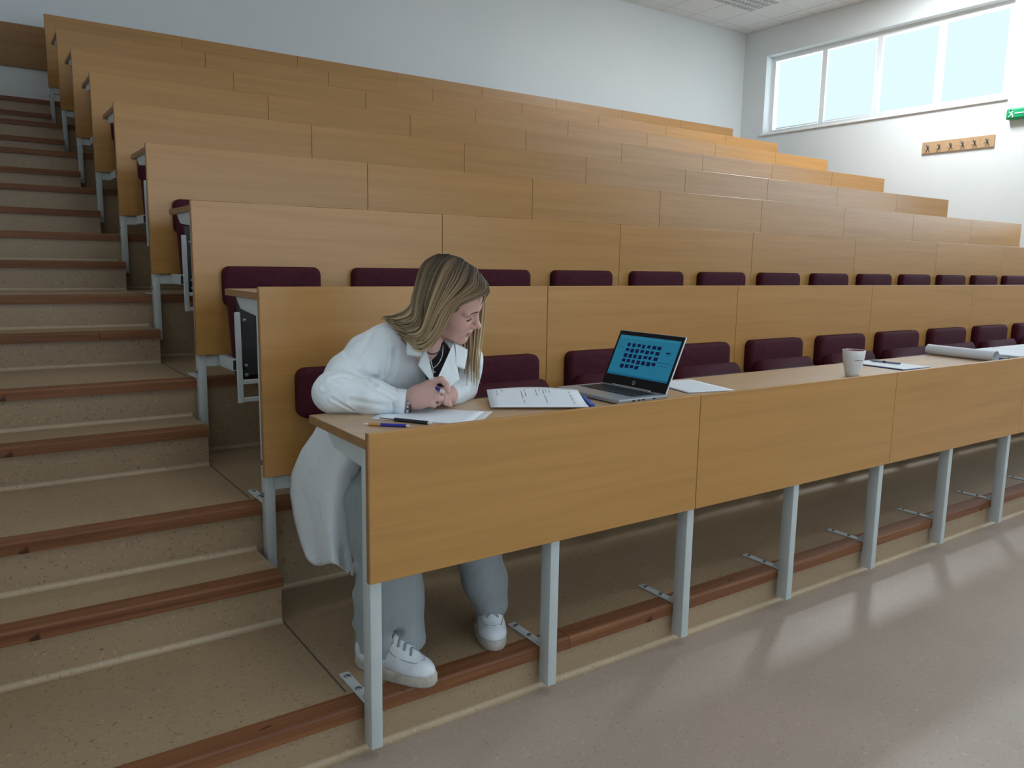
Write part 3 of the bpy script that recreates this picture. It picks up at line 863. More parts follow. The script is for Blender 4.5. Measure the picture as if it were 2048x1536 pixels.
f.ell((.078, 0, -.074), (.016, .026, .024), .02)
for s in (-1, 1):
    f.ell((.100, s*.030, -.001), (.016, .017, .011), .016, 'sub')
    f.cap((.078, s*.050, .020), (.091, s*.012, .020), .007, .008, .014)
    f.ell((.0765, s*.031, -.003), (.0125, .0155, .0115), .004)
f.cap((.090, 0, .010), (.108, 0, -.032), .0065, .0085, .012)
f.ell((.1125, 0, -.037), (.0105, .0095, .009), .008)
for s in (-1, 1):
    f.ell((.100, s*.0115, -.042), (.010, .0062, .0068), .006)
    f.ell((.106, s*.006, -.0475), (.006, .0032, .003), .003, 'sub')
f.cap((.0945, -.010, -.064), (.0945, .010, -.064), .0055, .0055, .006)
for s in (-1, 1): f.cap((.0955, s*.006, -.0655), (.085, s*.022, -.072), .0055, .0022, .004)
f.cap((.0925, -.009, -.0775), (.0925, .009, -.0775), .0062, .0062, .006)
for s in (-1, 1): f.cap((.0925, s*.009, -.0775), (.085, s*.021, -.073), .0055, .002, .004)
f.cap((.101, -.018, -.0715), (.101, .018, -.0715), .0022, .0022, .002, 'sub')
f.ell((.098, 0, -.092), (.008, .016, .006), .012, 'sub')
for s in (-1, 1): f.ell((-.008, s*.074, -.012), (.017, .008, .030), .006)
f.chain([tuple(nl_), tuple(Hinv(at(858, 700, 2.485))), tuple(Hinv(at(860, 712, 2.51)))], [.045, .040, .03], .03)
f.chain([(-.030, 0, -.03), tuple(nl_*.55+np.array((-.02, 0, -.03))*.45), tuple(nl_), tuple(nl2)], [.052, .048, .048, .045], .03)
V, F_ = f.mesh(); V = relax(V, F_, 1, .4)
head_bvh = BVHTree.FromPolygons([tuple(p) for p in V], F_.tolist())
sk = np.tile(np.array([.64, .385, .325]), (len(V), 1))
def blob(c, r, col, amt):
    d = np.sqrt((((V-np.array(c))/np.array(r))**2).sum(1)); w = np.clip(1.3-d, 0, 1)[:, None]*amt
    sk[:] = sk*(1-w)+np.array(col)*w
for s in (-1, 1):
    blob((.066, s*.044, -.038), (.04, .03, .028), (.64, .30, .265), .45)
    blob((.085, s*.031, .004), (.02, .02, .014), (.44, .21, .175), .5)
    blob((.084, s*.031, -.012), (.02, .018, .006), (.40, .20, .17), .4)
blob((.112, 0, -.042), (.02, .02, .014), (.64, .29, .25), .5)
for yy in (-.018, -.009, 0, .009, .018):
    blob((.096-abs(yy)*.3, yy, -.0655-abs(yy)*.25), (.012, .007, .006), (.36, .11, .11), .7)
    blob((.094-abs(yy)*.3, yy, -.0785+abs(yy)*.18), (.012, .007, .0065), (.40, .13, .125), .6)
blob((.098, 0, -.0715), (.012, .02, .0022), (.12, .03, .03), .9)
body_V = [V@HM.T+HP]; body_F = [F_]; body_C = [sk]

# --- pose of the trunk and limbs
RSH, REL, RWR = np.array(at(735, 718, 2.60)), np.array(at(668, 786, 2.415)), np.array(at(810, 804, 2.425))
LSH, LEL, LWR = np.array(at(925, 722, 2.64)), np.array(at(922, 775, 2.70)), np.array(at(893, 790, 2.53))
PELV = np.array([.345, .66, -.20])
CHEST = np.array([.36, .53, .09])
RHIP, RKN, RAN = np.array([.255, .66, -.235]), np.array([.185, .225, -.25]), np.array([.150, .245, -.69])
LHIP, LKN, LAN = np.array([.435, .66, -.235]), np.array([.46, .225, -.25]), np.array([.565, .305, -.69])

# body under the clothes: trunk, arms to the wrists, legs to the ankles
f = Field((-.02, .0, -.78), (.72, .86, .28), .007)
f.ell(PELV, (.15, .11, .10), .03); f.cap(PELV, CHEST, .11, .115, .04); f.ell(CHEST, (.14, .09, .12), .04)
f.cap(RSH, LSH, .045, .045, .04); f.cap(CHEST, NECK, .09, .05, .04)
f.chain([RSH, REL, RWR], [.042, .035, .026], .02); f.chain([LSH, LEL, LWR], [.042, .035, .026], .02)
f.chain([RHIP, RKN, RAN], [.075, .052, .036], .03); f.chain([LHIP, LKN, LAN], [.075, .052, .036], .03)
V, F_ = f.mesh()
body_V.append(V); body_F.append(F_); body_C.append(np.tile(np.array([.52, .315, .265]), (len(V), 1)))

# --- hands
def hand_field(lo, hi, chains, palm):
    f = Field(lo, hi, .002)
    for (a, b, ra, rb, k) in palm: f.cap(a, b, ra, rb, k)
    for pts, rr in chains: f.chain(pts, rr, .0035)
    V, F_ = f.mesh(); return relax(V, F_, 1, .4), F_
# right hand, loosely closed round a pen, little-finger side on the paper
W0 = np.array(at(812, 803, 2.43))
K = [np.array(at(867, 762, 2.395)), np.array(at(874, 781, 2.405)), np.array(at(871, 795, 2.405)), np.array(at(860, 806, 2.405))]   # knuckles index..little
palm = [(W0, np.array(at(836, 793, 2.425)), .027, .030, .02)]
palm += [(np.array(at(836, 790, 2.425)), K[0], .028, .0125, .02), (np.array(at(838, 794, 2.42)), K[1], .027, .0125, .016), (np.array(at(836, 798, 2.42)), K[2], .025, .012, .016), (np.array(at(832, 802, 2.42)), K[3], .022, .0115, .016)]
fing = [([K[0], at(883, 759, 2.385), at(893, 769, 2.38), at(896, 783, 2.378)], [.0115, .0100, .0088, .0072]),
        ([K[1], at(886, 781, 2.425), at(884, 791, 2.45), at(874, 795, 2.462)], [.0115, .0102, .0090, .0076]),
        ([K[2], at(881, 797, 2.43), at(876, 806, 2.452), at(866, 804, 2.462)], [.011, .0098, .0086, .0074]),
        ([K[3], at(868, 810, 2.425), at(864, 813, 2.447), at(856, 809, 2.455)], [.010, .0086, .0076, .0066]),
        ([at(838, 779, 2.445), at(853, 771, 2.462), at(869, 776, 2.462), at(881, 784, 2.452)], [.016, .0125, .0105, .0082])]
allp = np.array([p for c in fing for p in c[0]]+[W0])
V, F_ = hand_field(allp.min(0)-.045, allp.max(0)+.045, fing, palm)
hc = np.tile(np.array([.60, .36, .31]), (len(V), 1))
for q in K+[np.array(c[0][-1]) for c in fing]:
    w = np.clip(1.2-np.sqrt(((V-np.array(q))**2).sum(1))/.013, 0, 1)[:, None]*.45
    hc = hc*(1-w)+np.array([.62, .28, .24])*w
body_V.append(V); body_F.append(F_); body_C.append(hc)
# left hand behind it, fingers bent towards the right hand
W1_ = np.array(at(905, 790, 2.56))
LK = [np.array(at(888, 777, 2.505)), np.array(at(886, 785, 2.50)), np.array(at(887, 793, 2.495)), np.array(at(890, 800, 2.495))]
palm = [(W1_, np.array(at(897, 789, 2.53)), .025, .027, .02)]+[(np.array(at(897, 789+3*(i-1), 2.53)), LK[i], .022, .011, .014) for i in range(4)]
fing = [([LK[0], at(879, 781, 2.495), at(872, 786, 2.49), at(868, 792, 2.488)], [.0108, .0095, .0085, .007]),
        ([LK[1], at(880, 789, 2.480), at(880, 797, 2.472), at(884, 803, 2.472)], [.011, .0098, .0088, .0074]),
        ([LK[2], at(888, 797, 2.472), at(889, 804, 2.468), at(893, 808, 2.472)], [.0105, .0092, .0084, .007]),
        ([LK[3], at(896, 803, 2.474), at(898, 808, 2.474), at(901, 810, 2.480)], [.0095, .0082, .0074, .0064]),
        ([at(900, 778, 2.53), at(893, 770, 2.51), at(884, 771, 2.49), at(877, 774, 2.48)], [.014, .0115, .0095, .0075])]
allp = np.array([p for c in fing for p in c[0]]+[W1_])
V, F_ = hand_field(allp.min(0)-.045, allp.max(0)+.045, fing, palm)
body_V.append(V); body_F.append(F_); body_C.append(np.tile(np.array([.62, .37, .32]), (len(V), 1)))
off = 0; FF = []
for v, q in zip(body_V, body_F): FF.append(q+off); off += len(v)
pobj('body', np.concatenate(body_V), np.concatenate(FF), skin, np.concatenate(body_C))

# eyes (lowered lids with lashes) and brows
lash = mat('lash', (.035, .015, .012), .6); brow = mat('brow', (.085, .042, .030), .8)
def face_on(y, z, o_=.0006):
    h_ = head_bvh.ray_cast(Vector((.2, y, z)), Vector((-1, 0, 0)))
    return H((h_[0].x+o_ if h_[0] else .08, y, z))
for s in (-1, 1):
    mb = MB()
    mb.tube([face_on(s*(.031+.0135*t), -.0085-.003*(1-t*t)+.0015*t) for t in (-1, -.7, -.35, 0, .35, .7, 1)], [.0010, .0018, .0024, .0027, .0028, .0026, .0016], 6)
    pmb(mb, 'eyelash', lash)
    mb = MB()
    mb.tube([face_on(s*(.031+.0135*t), .0040-.002*abs(t)**2, .0002) for t in (-1, -.5, 0, .5, 1)], [.0003, .0007, .0009, .0009, .0004], 6)
    pmb(mb, 'eyelid_crease', mat('crease', (.22, .09, .075), .7))
    mb = MB()
    mb.tube([face_on(s*(.013+.034*t), .0190+.004*math.sin(2.6*t), .0002) for t in (0, .2, .4, .6, .8, 1)], [.0016, .0026, .0026, .0022, .0017, .0007], 6)
    pmb(mb, 'eyebrow', brow)

# --- hair: locks from the parting, swept back over the right shoulder; a strand hangs on the far side
def crom(P, t):
    n = len(P)-1; x = min(max(t*n, 0), n-1e-6); i = int(x); u = x-i
    p0, p1, p2, p3 = P[max(i-1, 0)], P[i], P[i+1], P[min(i+2, n)]
    return .5*((2*p1)+(-p0+p2)*u+(2*p0-5*p1+4*p2-p3)*u*u+(-p0+3*p1-3*p2+p3)*u**3)
G = [[(868, 516, 2.44), (840, 545, 2.46), (830, 585, 2.48), (819, 612, 2.50), (793, 629, 2.53), (763, 634, 2.55)],
     [(880, 511, 2.39), (848, 545, 2.385), (836, 595, 2.40), (829, 634, 2.42), (800, 645, 2.49), (770, 638, 2.54)],
     [(898, 511, 2.345), (868, 550, 2.315), (850, 607, 2.325), (844, 652, 2.37), (810, 660, 2.45), (777, 644, 2.52)],
     [(922, 518, 2.325), (900, 560, 2.285), (874, 615, 2.295), (852, 668, 2.345), (828, 678, 2.42), (788, 655, 2.50)],
     [(950, 538, 2.325), (940, 575, 2.285), (893, 616, 2.285), (866, 668, 2.315), (838, 688, 2.38), (803, 668, 2.47)],
     [(968, 560, 2.33), (966, 586, 2.305), (915, 608, 2.283), (882, 662, 2.312), (850, 694, 2.365), (812, 676, 2.45)]]
G = [[np.array(at(*q)) for q in g] for g in G]
for g in G:
    m_ = (g[0]+g[1])/2; o_ = m_-HP; g.insert(1, m_+o_/np.linalg.norm(o_)*.010)
GB = [[(885, 512, 2.42), (940, 540, 2.48), (968, 590, 2.51), (966, 650, 2.53), (957, 715, 2.54), (957, 785, 2.55)],
      [(880, 512, 2.43), (925, 535, 2.52), (945, 590, 2.55), (950, 655, 2.55), (950, 715, 2.55), (948, 775, 2.56)],
      [(875, 514, 2.44), (890, 535, 2.54), (890, 590, 2.57), (895, 650, 2.58), (900, 690, 2.58), (905, 730, 2.58)],
      [(868, 516, 2.44), (846, 540, 2.50), (842, 590, 2.53), (835, 625, 2.55), (815, 645, 2.56), (795, 650, 2.57)]]
GB = [[np.array(at(*q)) for q in g] for g in GB]
hv = []; hf = []; hcol = []
rg = random.Random(11)
ROOT, MIDC, TIP = np.array([.030, .020, .013]), np.array([.17, .112, .060]), np.array([.43, .32, .185])
def lock(P, r0, tone, n=22, sides=6, spread=0.0, tend=1.0, dark=.22):
    b = len(hv); up = None; prev = None
    for i in range(n):
        t = i/(n-1)*tend
        p = crom(P, t); q = crom(P, min(t+.02, 1)); w = q-p if t < .98 else p-crom(P, t-.02)
        w = w/(np.linalg.norm(w)+1e-9)
        if up is None: up = np.array([.1, .2, 1.0])
        u = up-w*(up@w); u /= np.linalg.norm(u)+1e-9; v = np.cross(w, u); up = u
        rad = r0*(0.55+.75*math.sin(math.pi*min(t*.95+.12, 1))**.8)*(1 if t < .75 else 1-.75*(t-.75)/.25)
        c = ROOT*(1-min(t/dark, 1))+(MIDC)*min(t/dark, 1)
        if t > dark: x = min((t-dark)/.45, 1); c = MIDC*(1-x)+TIP*x
        for k in range(sides):
            a = 2*math.pi*k/sides
            hv.append(tuple(p+u*math.cos(a)*rad+v*math.sin(a)*rad*.6)); hcol.append(np.clip(c*tone, 0, 1))
    for i in range(n-1):
        for k in range(sides): hf.append((b+i*sides+k, b+i*sides+(k+1) % sides, b+(i+1)*sides+(k+1) % sides, b+(i+1)*sides+k))
    hf.append(tuple(b+k for k in range(sides))[::-1]); hf.append(tuple(b+(n-1)*sides+k for k in range(sides)))
def blend(GG, u):
    x = u*(len(GG)-1); i = min(int(x), len(GG)-2); w = x-i
    return [GG[i][j]*(1-w)+GG[i+1][j]*w for j in range(len(GG[0]))]
fwv = _fw
for lay, (nn, dep, r0) in enumerate(((70, .020, .0085), (95, .009, .0062), (120, .0, .0042))):
    for i in range(nn):
        u = (i+rg.uniform(0, 1))/nn
        P = blend(G, u)
        jit = np.array([rg.gauss(0, .0018) for _ in range(3)])
        P = [p+fwv*dep*(.4+.6*min(j, 2)/2)+jit*(0.4+.35*j) for j, p in enumerate(P)]
        lock(P, r0*rg.uniform(.7, 1.2), rg.choice((.40, .6, .8, 1.0, 1.2, 1.55)), tend=rg.uniform(.93, 1.0), dark=.16+.30*u*rg.uniform(.6, 1.2))
for i in range(105):
    u = .02+.98*((i+rg.uniform(0, 1))/105)**.75
    P = blend(GB, u)
    jit = np.array([rg.gauss(0, .003) for _ in range(3)])
    P = [p+jit*(.4+.5*j) for j, p in enumerate(P)]
    lock(P, .0075*rg.uniform(.6, 1.1)*(.42 if u < .35 else 1), rg.choice((.6, .85, 1.0, 1.25)), tend=rg.uniform(.85, 1.0))
# short wisps over the forehead
for q in range(16):
    e = rg.uniform(0, 1)
    P = [np.array(H((.02+.03*e, -.01+.02*e, .128))), np.array(H((.075+.015*e, -.015+.03*e, .112))), np.array(H((.106, -.03+.05*e, .085))), np.array(H((.108, -.045+.075*e, .060+.02*e)))]
    lock(P, .0034, .6*rg.uniform(.6, 1.2), n=12, dark=.6)
# hair on the scalp
f = Field((-.16, -.13, -.09), (.13, .13, .17), .004)
f.ell((-.008, 0, .038), (.104, .084, .091), .01)
f.ell((.125, 0, -.07), (.085, .12, .125), .03, 'sub')
f.ell((.10, 0, -.02), (.05, .075, .09), .03, 'sub'); f.ell((.055, 0, -.075), (.09, .14, .085), .02, 'sub')
V, F_ = f.mesh(); V = relax(V, F_, 2)
b = len(hv)
dist = V[:, 2]
for p in V:
    w = min(max((.085-p[2])/.12, 0), 1)
    hcol.append(ROOT*(1-w)+MIDC*w); hv.append(tuple(HM@p+HP))
hf += [tuple(int(b+i) for i in q) for q in F_]
me_v = np.array(hv)
hair_m = attr_mat('hair', .48, .28)
pobj('hair', me_v, hf, hair_m, np.array(hcol))

# --- lab coat
def wrinkle(V, F_, amp, seed, sc_=(1, 1, 1)):
    r_ = np.random.RandomState(seed); d = np.zeros(len(V))
    for i in range(9):
        k_ = r_.normal(size=3)*np.array(sc_)*(18+9*i); d += np.sin(V@k_+r_.uniform(0, 6.28)+1.7*np.sin(V@(r_.normal(size=3)*14)))/(1.5+.55*i)
    n_ = np.zeros_like(V)
    a, b, c = V[F_[:, 0]], V[F_[:, 1]], V[F_[:, 2]]
    fn = np.cross(b-a, c-a)
    for j in range(4):
        for i in range(3): n_[:, i] += np.bincount(F_[:, j], fn[:, i], len(V))
    n_ /= np.linalg.norm(n_, axis=1)[:, None]+1e-12
    return V+n_*(d*amp)[:, None]
f = Field((-.04, .12, -.45), (.72, .92, .34), .0045)
BK = np.array([.02, .06, 0])
f.ell(PELV+BK*.2, (.185, .15, .12), .05)
f.cap(PELV+np.array([0, .02, 0]), CHEST, .150, .140, .08)
f.ell(CHEST+np.array([0, 0, .02]), (.155, .115, .12), .06)
f.cap(RSH, np.array(at(800, 682, 2.58)), .066, .052, .05)
f.cap(LSH, np.array(at(872, 690, 2.60)), .060, .050, .05)
f.cap(np.array(at(800, 682, 2.58)), np.array(at(872, 690, 2.60)), .052, .050, .04)
f.chain([RSH, (RSH+REL)/2+np.array([-.006, .004, .0]), REL], [.072, .066, .060], .035)
f.chain([REL, (REL*.45+RWR*.55), RWR+(REL-RWR)*.10], [.062, .056, .037], .02)
f.chain([LSH, (LSH+LEL)/2, LEL], [.062, .058, .052], .03)
f.chain([LEL, (LEL+LWR)/2, LWR+(LEL-LWR)*.12], [.052, .046, .038], .02)
# folds round the elbow and across the sleeve
for a, b, r_ in ((at(650, 760, 2.40), at(700, 752, 2.40), .010), (at(745, 770, 2.40), at(790, 792, 2.39), .009), (at(716, 690, 2.52), at(756, 742, 2.50), .008)):
    f.cap(a, b, r_, r_*.6, .02)
for a, b, r_ in ((at(705, 745, 2.38), at(745, 765, 2.37), .010),):
    f.cap(a, b, r_, r_, .025, 'sub')
# neck opening and V at the front
f.chain([at(862, 690, 2.50), at(868, 702, 2.43), at(872, 730, 2.40), at(870, 757, 2.395)], [.050, .032, .014, .004], .012, 'sub')
f.cap(np.array(NECK)+np.array([-.01, .02, -.03]), HP+np.array([-.04, .04, 0]), .047, .06, .02, 'sub')
V, F_ = f.mesh(); V = relax(V, F_, 3, .5); V = wrinkle(V, F_, .0013, 4); V = relax(V, F_, 1, .4)
# pressed-in creases of the sleeve and chest
cb_ = BVHTree.FromPolygons([tuple(p) for p in V], F_.tolist())
def vert_normals(V, F_):
    n_ = np.zeros_like(V); fn = np.cross(V[F_[:, 1]]-V[F_[:, 0]], V[F_[:, 2]]-V[F_[:, 0]])
    for j in range(4):
        for i in range(3): n_[:, i] += np.bincount(F_[:, j], fn[:, i], len(V))
    return n_/(np.linalg.norm(n_, axis=1)[:, None]+1e-12)
VN = vert_normals(V, F_); disp = np.zeros(len(V))
for line, dep_, sg in (([(690, 703), (714, 735), (742, 765), (752, 771)], .0055, .006), ([(745, 770), (768, 778), (792, 793)], .005, .005), ([(648, 775), (664, 766), (684, 768)], .005, .005), ([(660, 760), (682, 752), (706, 756)], .004, .005),
                       ([(664, 797), (688, 811), (708, 822)], .004, .004), ([(700, 800), (735, 806), (775, 812)], .003, .006), ([(772, 690), (770, 720), (762, 752)], .005, .008), ([(790, 700), (788, 730), (780, 760)], .004, .007), ([(742, 668), (730, 695), (712, 715)], .003, .008), ([(720, 745), (738, 752), (756, 756)], .004, .006)):
    pts = []
    for (a, b) in zip(line[:-1], line[1:]):
        for q in range(12):
            px_, py_ = a[0]+(b[0]-a[0])*q/12, a[1]+(b[1]-a[1])*q/12
            o_ = Vector((CX, CY, CZ)); d_ = (Vector(at(px_, py_, 1.0))-o_).normalized()
            h_ = cb_.ray_cast(o_, d_)
            if h_[0] and h_[3] < 2.8: pts.append(np.array(h_[0]))
    if not pts: continue
    pts = np.array(pts); near = np.where(((V-pts.mean(0))**2).sum(1) < .16**2)[0]
    dd = np.sqrt(((V[near][:, None, :]-pts[None])**2).sum(2)).min(1)
    disp[near] += -dep_*np.exp(-(dd/sg)**2)+dep_*.55*np.exp(-((dd-sg*2.2)/(sg*1.1))**2)
V = V+VN*disp[:, None]
# skirt of the coat hanging over the side of the seat
edgeL = [(634, 852), (625, 868), (602, 900), (582, 948), (579, 985), (588, 1040), (600, 1085), (612, 1117)]
edgeR = [(733, 893), (731, 903), (723, 922), (709, 955), (700, 1000), (698, 1060), (700, 1105), (705, 1146)]
nu, nv_ = 26, 34
def poly(E_, t):
    x = t*(len(E_)-1); i = min(int(x), len(E_)-2); w = x-i
    return np.array(E_[i])*(1-w)+np.array(E_[i+1])*w
sv = []; sf = []
for side in (0, 1):
    for j in range(nv_):
        t = j/(nv_-1); a, b = poly(edgeL, t), poly(edgeR, t)
        for i in range(nu):
            u = i/(nu-1); px_, py_ = a*(1-u)+b*u
            if t > .8: py_ += 9*math.sin(u*7.5)*(t-.8)/.2*(1-u*.4)
            X = .080-.030*math.sin(math.pi*u)*(1-.5*t)-.012*math.sin(u*11+1.5*t)*t+.012*(1-t)+.035*u**8
            q = np.array(at_x(px_, py_, X)); q[0] += .0035*side
            sv.append(q)
A = nu*nv_
for j in range(nv_-1):
    for i in range(nu-1):
        a = j*nu+i; sf.append((a, a+1, a+nu+1, a+nu)); sf.append((A+a, A+a+nu, A+a+nu+1, A+a+1))
for j in range(nv_-1):
    for i in (0, nu-1): a = j*nu+i; sf.append((a, a+nu, A+a+nu, A+a))
for i in range(nu-1):
    for j in (0, nv_-1): a = j*nu+i; sf.append((a, a+1, A+a+1, A+a))
sv = np.array(sv)
def coat_cloth(nt, b):
    tc = N(nt, 'ShaderNodeTexCoord')
    n1 = N(nt, 'ShaderNodeTexNoise', Scale=9.0, Detail=3.0, Roughness=.45, Distortion=1.2)
    n2 = N(nt, 'ShaderNodeTexNoise', Scale=900.0, Detail=1.0)
    nt.links.new(tc.outputs['Object'], n1.inputs['Vector']); nt.links.new(tc.outputs['Object'], n2.inputs['Vector'])
    b1 = N(nt, 'ShaderNodeBump', Strength=.32, Distance=.03); b2 = N(nt, 'ShaderNodeBump', Strength=.15, Distance=.001)
    nt.links.new(n1.outputs['Fac'], b1.inputs['Height']); nt.links.new(n2.outputs['Fac'], b2.inputs['Height'])
    nt.links.new(b1.outputs[0], b2.inputs['Normal']); nt.links.new(b2.outputs[0], b.inputs['Normal'])
coat_m = mat('coat_cotton', (.73, .78, .81), .8, .25, 0, coat_cloth)
coat = pobj('lab_coat', np.concatenate([V, sv]), F_.tolist()+[tuple(int(x)+len(V) for x in q) for q in sf], coat_m)
coat_bvh = BVHTree.FromPolygons([tuple(p) for p in V], F_.tolist())
def snap(p, o_=.004):
    l_, n_, i_, d_ = coat_bvh.find_nearest(Vector(p))
    return np.array(l_)+np.array(n_)*o_
def flap(name, P, mt, th=.004, parent=coat, n=7, puff=.0):
    """a folded cloth piece over the coat: four-sided outline, evenly gridded"""
    P = [np.array(p) for p in P]; v = []; fc = []
    c = sum(P)/4; nrm = np.cross(P[1]-P[0], P[3]-P[0]); nrm /= np.linalg.norm(nrm)
    if nrm@(np.array([CX, CY, CZ])-c) < 0: nrm = -nrm
    for s_ in (0, 1):
        for j in range(n+1):
            for i in range(n+1):
                u, w = i/n, j/n
                p = (P[0]*(1-u)+P[1]*u)*(1-w)+(P[3]*(1-u)+P[2]*u)*w
                v.append(p+nrm*(puff*4*u*(1-u)*(1-w*.3)+th*s_))
    A = (n+1)**2
    for j in range(n):
        for i in range(n):
            a = j*(n+1)+i; fc.append((a, a+1, a+n+2, a+n+1)); fc.append((A+a, A+a+n+1, A+a+n+2, A+a+1))
    for i in range(n):
        for a, b in ((i, i+1), (n*(n+1)+i, n*(n+1)+i+1), (i*(n+1), (i+1)*(n+1)), (i*(n+1)+n, (i+1)*(n+1)+n)): fc.append((a, b, A+b, A+a))
    return pobj(name, np.array(v), fc, mt, None, parent)
dz = 2.415
flap('collar', [at(852, 684, 2.43), at(853, 716, 2.40), at(814, 711, 2.42), at(816, 676, 2.46)], coat_m, puff=.004)
flap('lapel', [at(852, 690, 2.41), at(868, 758, 2.385), at(860, 760, 2.385), at(836, 731, 2.40)], coat_m, puff=.003)
flap('lapel', [at(906, 686, 2.47), at(874, 758, 2.395), at(897, 776, 2.405), at(918, 760, 2.43)], coat_m, puff=.004)
flap('collar', [at(908, 686, 2.48), at(911, 733, 2.44), at(928, 739, 2.455), at(934, 700, 2.50)], coat_m, puff=.004)
# button and cuff
bt = MB(); c_ = at_x(707, 916, .058)
bt.lathe([(0, .004), (.007, .004), (.009, .002), (.009, 0)], 16)
bt.v = [(c_[0]-v[2], c_[1]+v[0], c_[2]+v[1]) for v in bt.v]
pmb(bt, 'button', mat('button', (.55, .60, .62), .4), coat)
cu = MB(); d_ = (RWR-REL)/np.linalg.norm(RWR-REL)
cu.tube([RWR-d_*.035, RWR-d_*.012, RWR+d_*.002, RWR+d_*.003], [.0395, .0400, .0395, .036], 20)
pmb(cu, 'cuff', coat_m, coat)

# --- black top, necklace, bracelets
f = Field((.15, .25, -.12), (.6, .75, .28), .006)
f.cap(PELV*.3+CHEST*.7, CHEST, .10, .115, .04); f.ell(CHEST+np.array([-.005, -.02, .02]), (.14, .098, .115), .05)
f.ell(np.array(at(878, 733, 2.495)), (.046, .046, .085), .04)
f.cap(np.array(NECK)+np.array([-.005, -.015, -.03]), np.array(at(852, 688, 2.38)), .050, .046, .012, 'sub')
V, F_ = f.mesh(); V = relax(V, F_, 2)
pobj('black_top', V, F_, mat('black_jersey', (.010, .010, .013), .85))
nk = MB(); chain_ = [at(842, 688, 2.425), at(852, 702, 2.405), at(862, 708, 2.395), at(874, 706, 2.395), at(884, 696, 2.41)]
nk.tube([crom([np.array(p) for p in chain_], i/14) for i in range(15)], .0022, 6)
pmb(nk, 'choker', mat('cord_dark', (.03, .02, .02), .6))
nk = MB(); chain_ = [at(886, 690, 2.415), at(884, 712, 2.40), at(876, 728, 2.395), at(866, 735, 2.395), at(862, 722, 2.40), at(855, 706, 2.41)]
nk.tube([crom([np.array(p) for p in chain_], i/18) for i in range(19)], .0013, 6)
nk.tube([at(866, 735, 2.393), at(866, 752, 2.39)], .0015, 6); nk.tube([at(862, 744, 2.391), at(871, 744, 2.391)], .0015, 6)
pmb(nk, 'necklace', mat('silver_chain', (.6, .6, .6), .3, .5, .8))
ax_ = (W0-REL)/np.linalg.norm(W0-REL)
e1 = np.cross(ax_, [0, 0, 1]); e1 /= np.linalg.norm(e1); e2 = np.cross(e1, ax_)
br = MB()
for i in range(22):
    a = 2*math.pi*i/22; p = W0+ax_*.008+(e1*math.cos(a)+e2*math.sin(a))*.0335
    br.lathe([(0, -.0042), (.003, -.003), (.0042, 0), (.003, .003), (0, .0042)], 8, tuple(p))
pmb(br, 'bead_bracelet', attr_mat('beads', .3) if False else mat('beads', (.5, .45, .44), .3, .5, 0, fine_noise(90, (.02, .02, .025), (.8, .76, .75))))
br = MB(); br.tube([W0+ax_*.017+(e1*math.cos(a)+e2*math.sin(a))*.0335 for a in [2*math.pi*i/24 for i in range(25)]], .002, 6)
pmb(br, 'cord_bracelet', mat('cord_brown', (.07, .015, .015), .7))

# --- trousers, wide grey legs
f = Field((-.02, .02, -.80), (.70, .86, -.02), .006)
f.ell(PELV, (.165, .13, .11), .04)
f.chain([RHIP, RKN, (.178, .245, -.40), (.176, .25, -.58), (.178, .25, -.722)], [.092, .085, .094, .102, .110], .03)
f.chain([LHIP, LKN, (.485, .25, -.45), (.525, .25, -.60), (.540, .235, -.675)], [.092, .084, .082, .072, .058], .03)
f.chain([RHIP+np.array([-.02, -.1, -.01]), (.185, .36, -.30), (.180, .33, -.42), (.18, .28, -.58)], [.085, .088, .08, .07], .03)
for z_, r_ in ((-.47, .012), (-.56, .010), (-.655, .014)):
    f.cap((.085, .29, z_), (.12, .17, z_-.03), r_, r_*.6, .02)
f.cap((.06, .36, -.685), (.16, .16, -.655), .006, .01, .03, 'sub')
f.ell((.178, .25, -.785), (.2, .2, .070), .004, 'sub')
V, F_ = f.mesh(); V = relax(V, F_, 2); V = wrinkle(V, F_, .0018, 9, (1, 1, .45))
def stripes(nt, b):
    ge = N(nt, 'ShaderNodeTexCoord'); sx = N(nt, 'ShaderNodeSeparateXYZ'); at_ = N(nt, 'ShaderNodeMath', operation='ADD'); mu = N(nt, 'ShaderNodeMath', operation='MULTIPLY'); sn = N(nt, 'ShaderNodeMath', operation='SINE')
    nt.links.new(ge.outputs['Object'], sx.inputs[0])
    m8 = N(nt, 'ShaderNodeMath', operation='MULTIPLY'); m8.inputs[1].default_value = -.55
    nt.links.new(sx.outputs[1], m8.inputs[0]); nt.links.new(sx.outputs[0], at_.inputs[0]); nt.links.new(m8.outputs[0], at_.inputs[1])
    mu.inputs[1].default_value = 1150; nt.links.new(at_.outputs[0], mu.inputs[0]); nt.links.new(mu.outputs[0], sn.inputs[0])
    r = ramp(nt, sn.outputs[0], [(.0, (.265, .295, .305)), (.9, (.30, .335, .345))])
    nt.links.new(r.outputs[0], b.inputs['Base Color'])
pobj('trousers', V, F_, mat('trouser_cloth', (.28, .31, .32), .8, .25, 0, stripes))

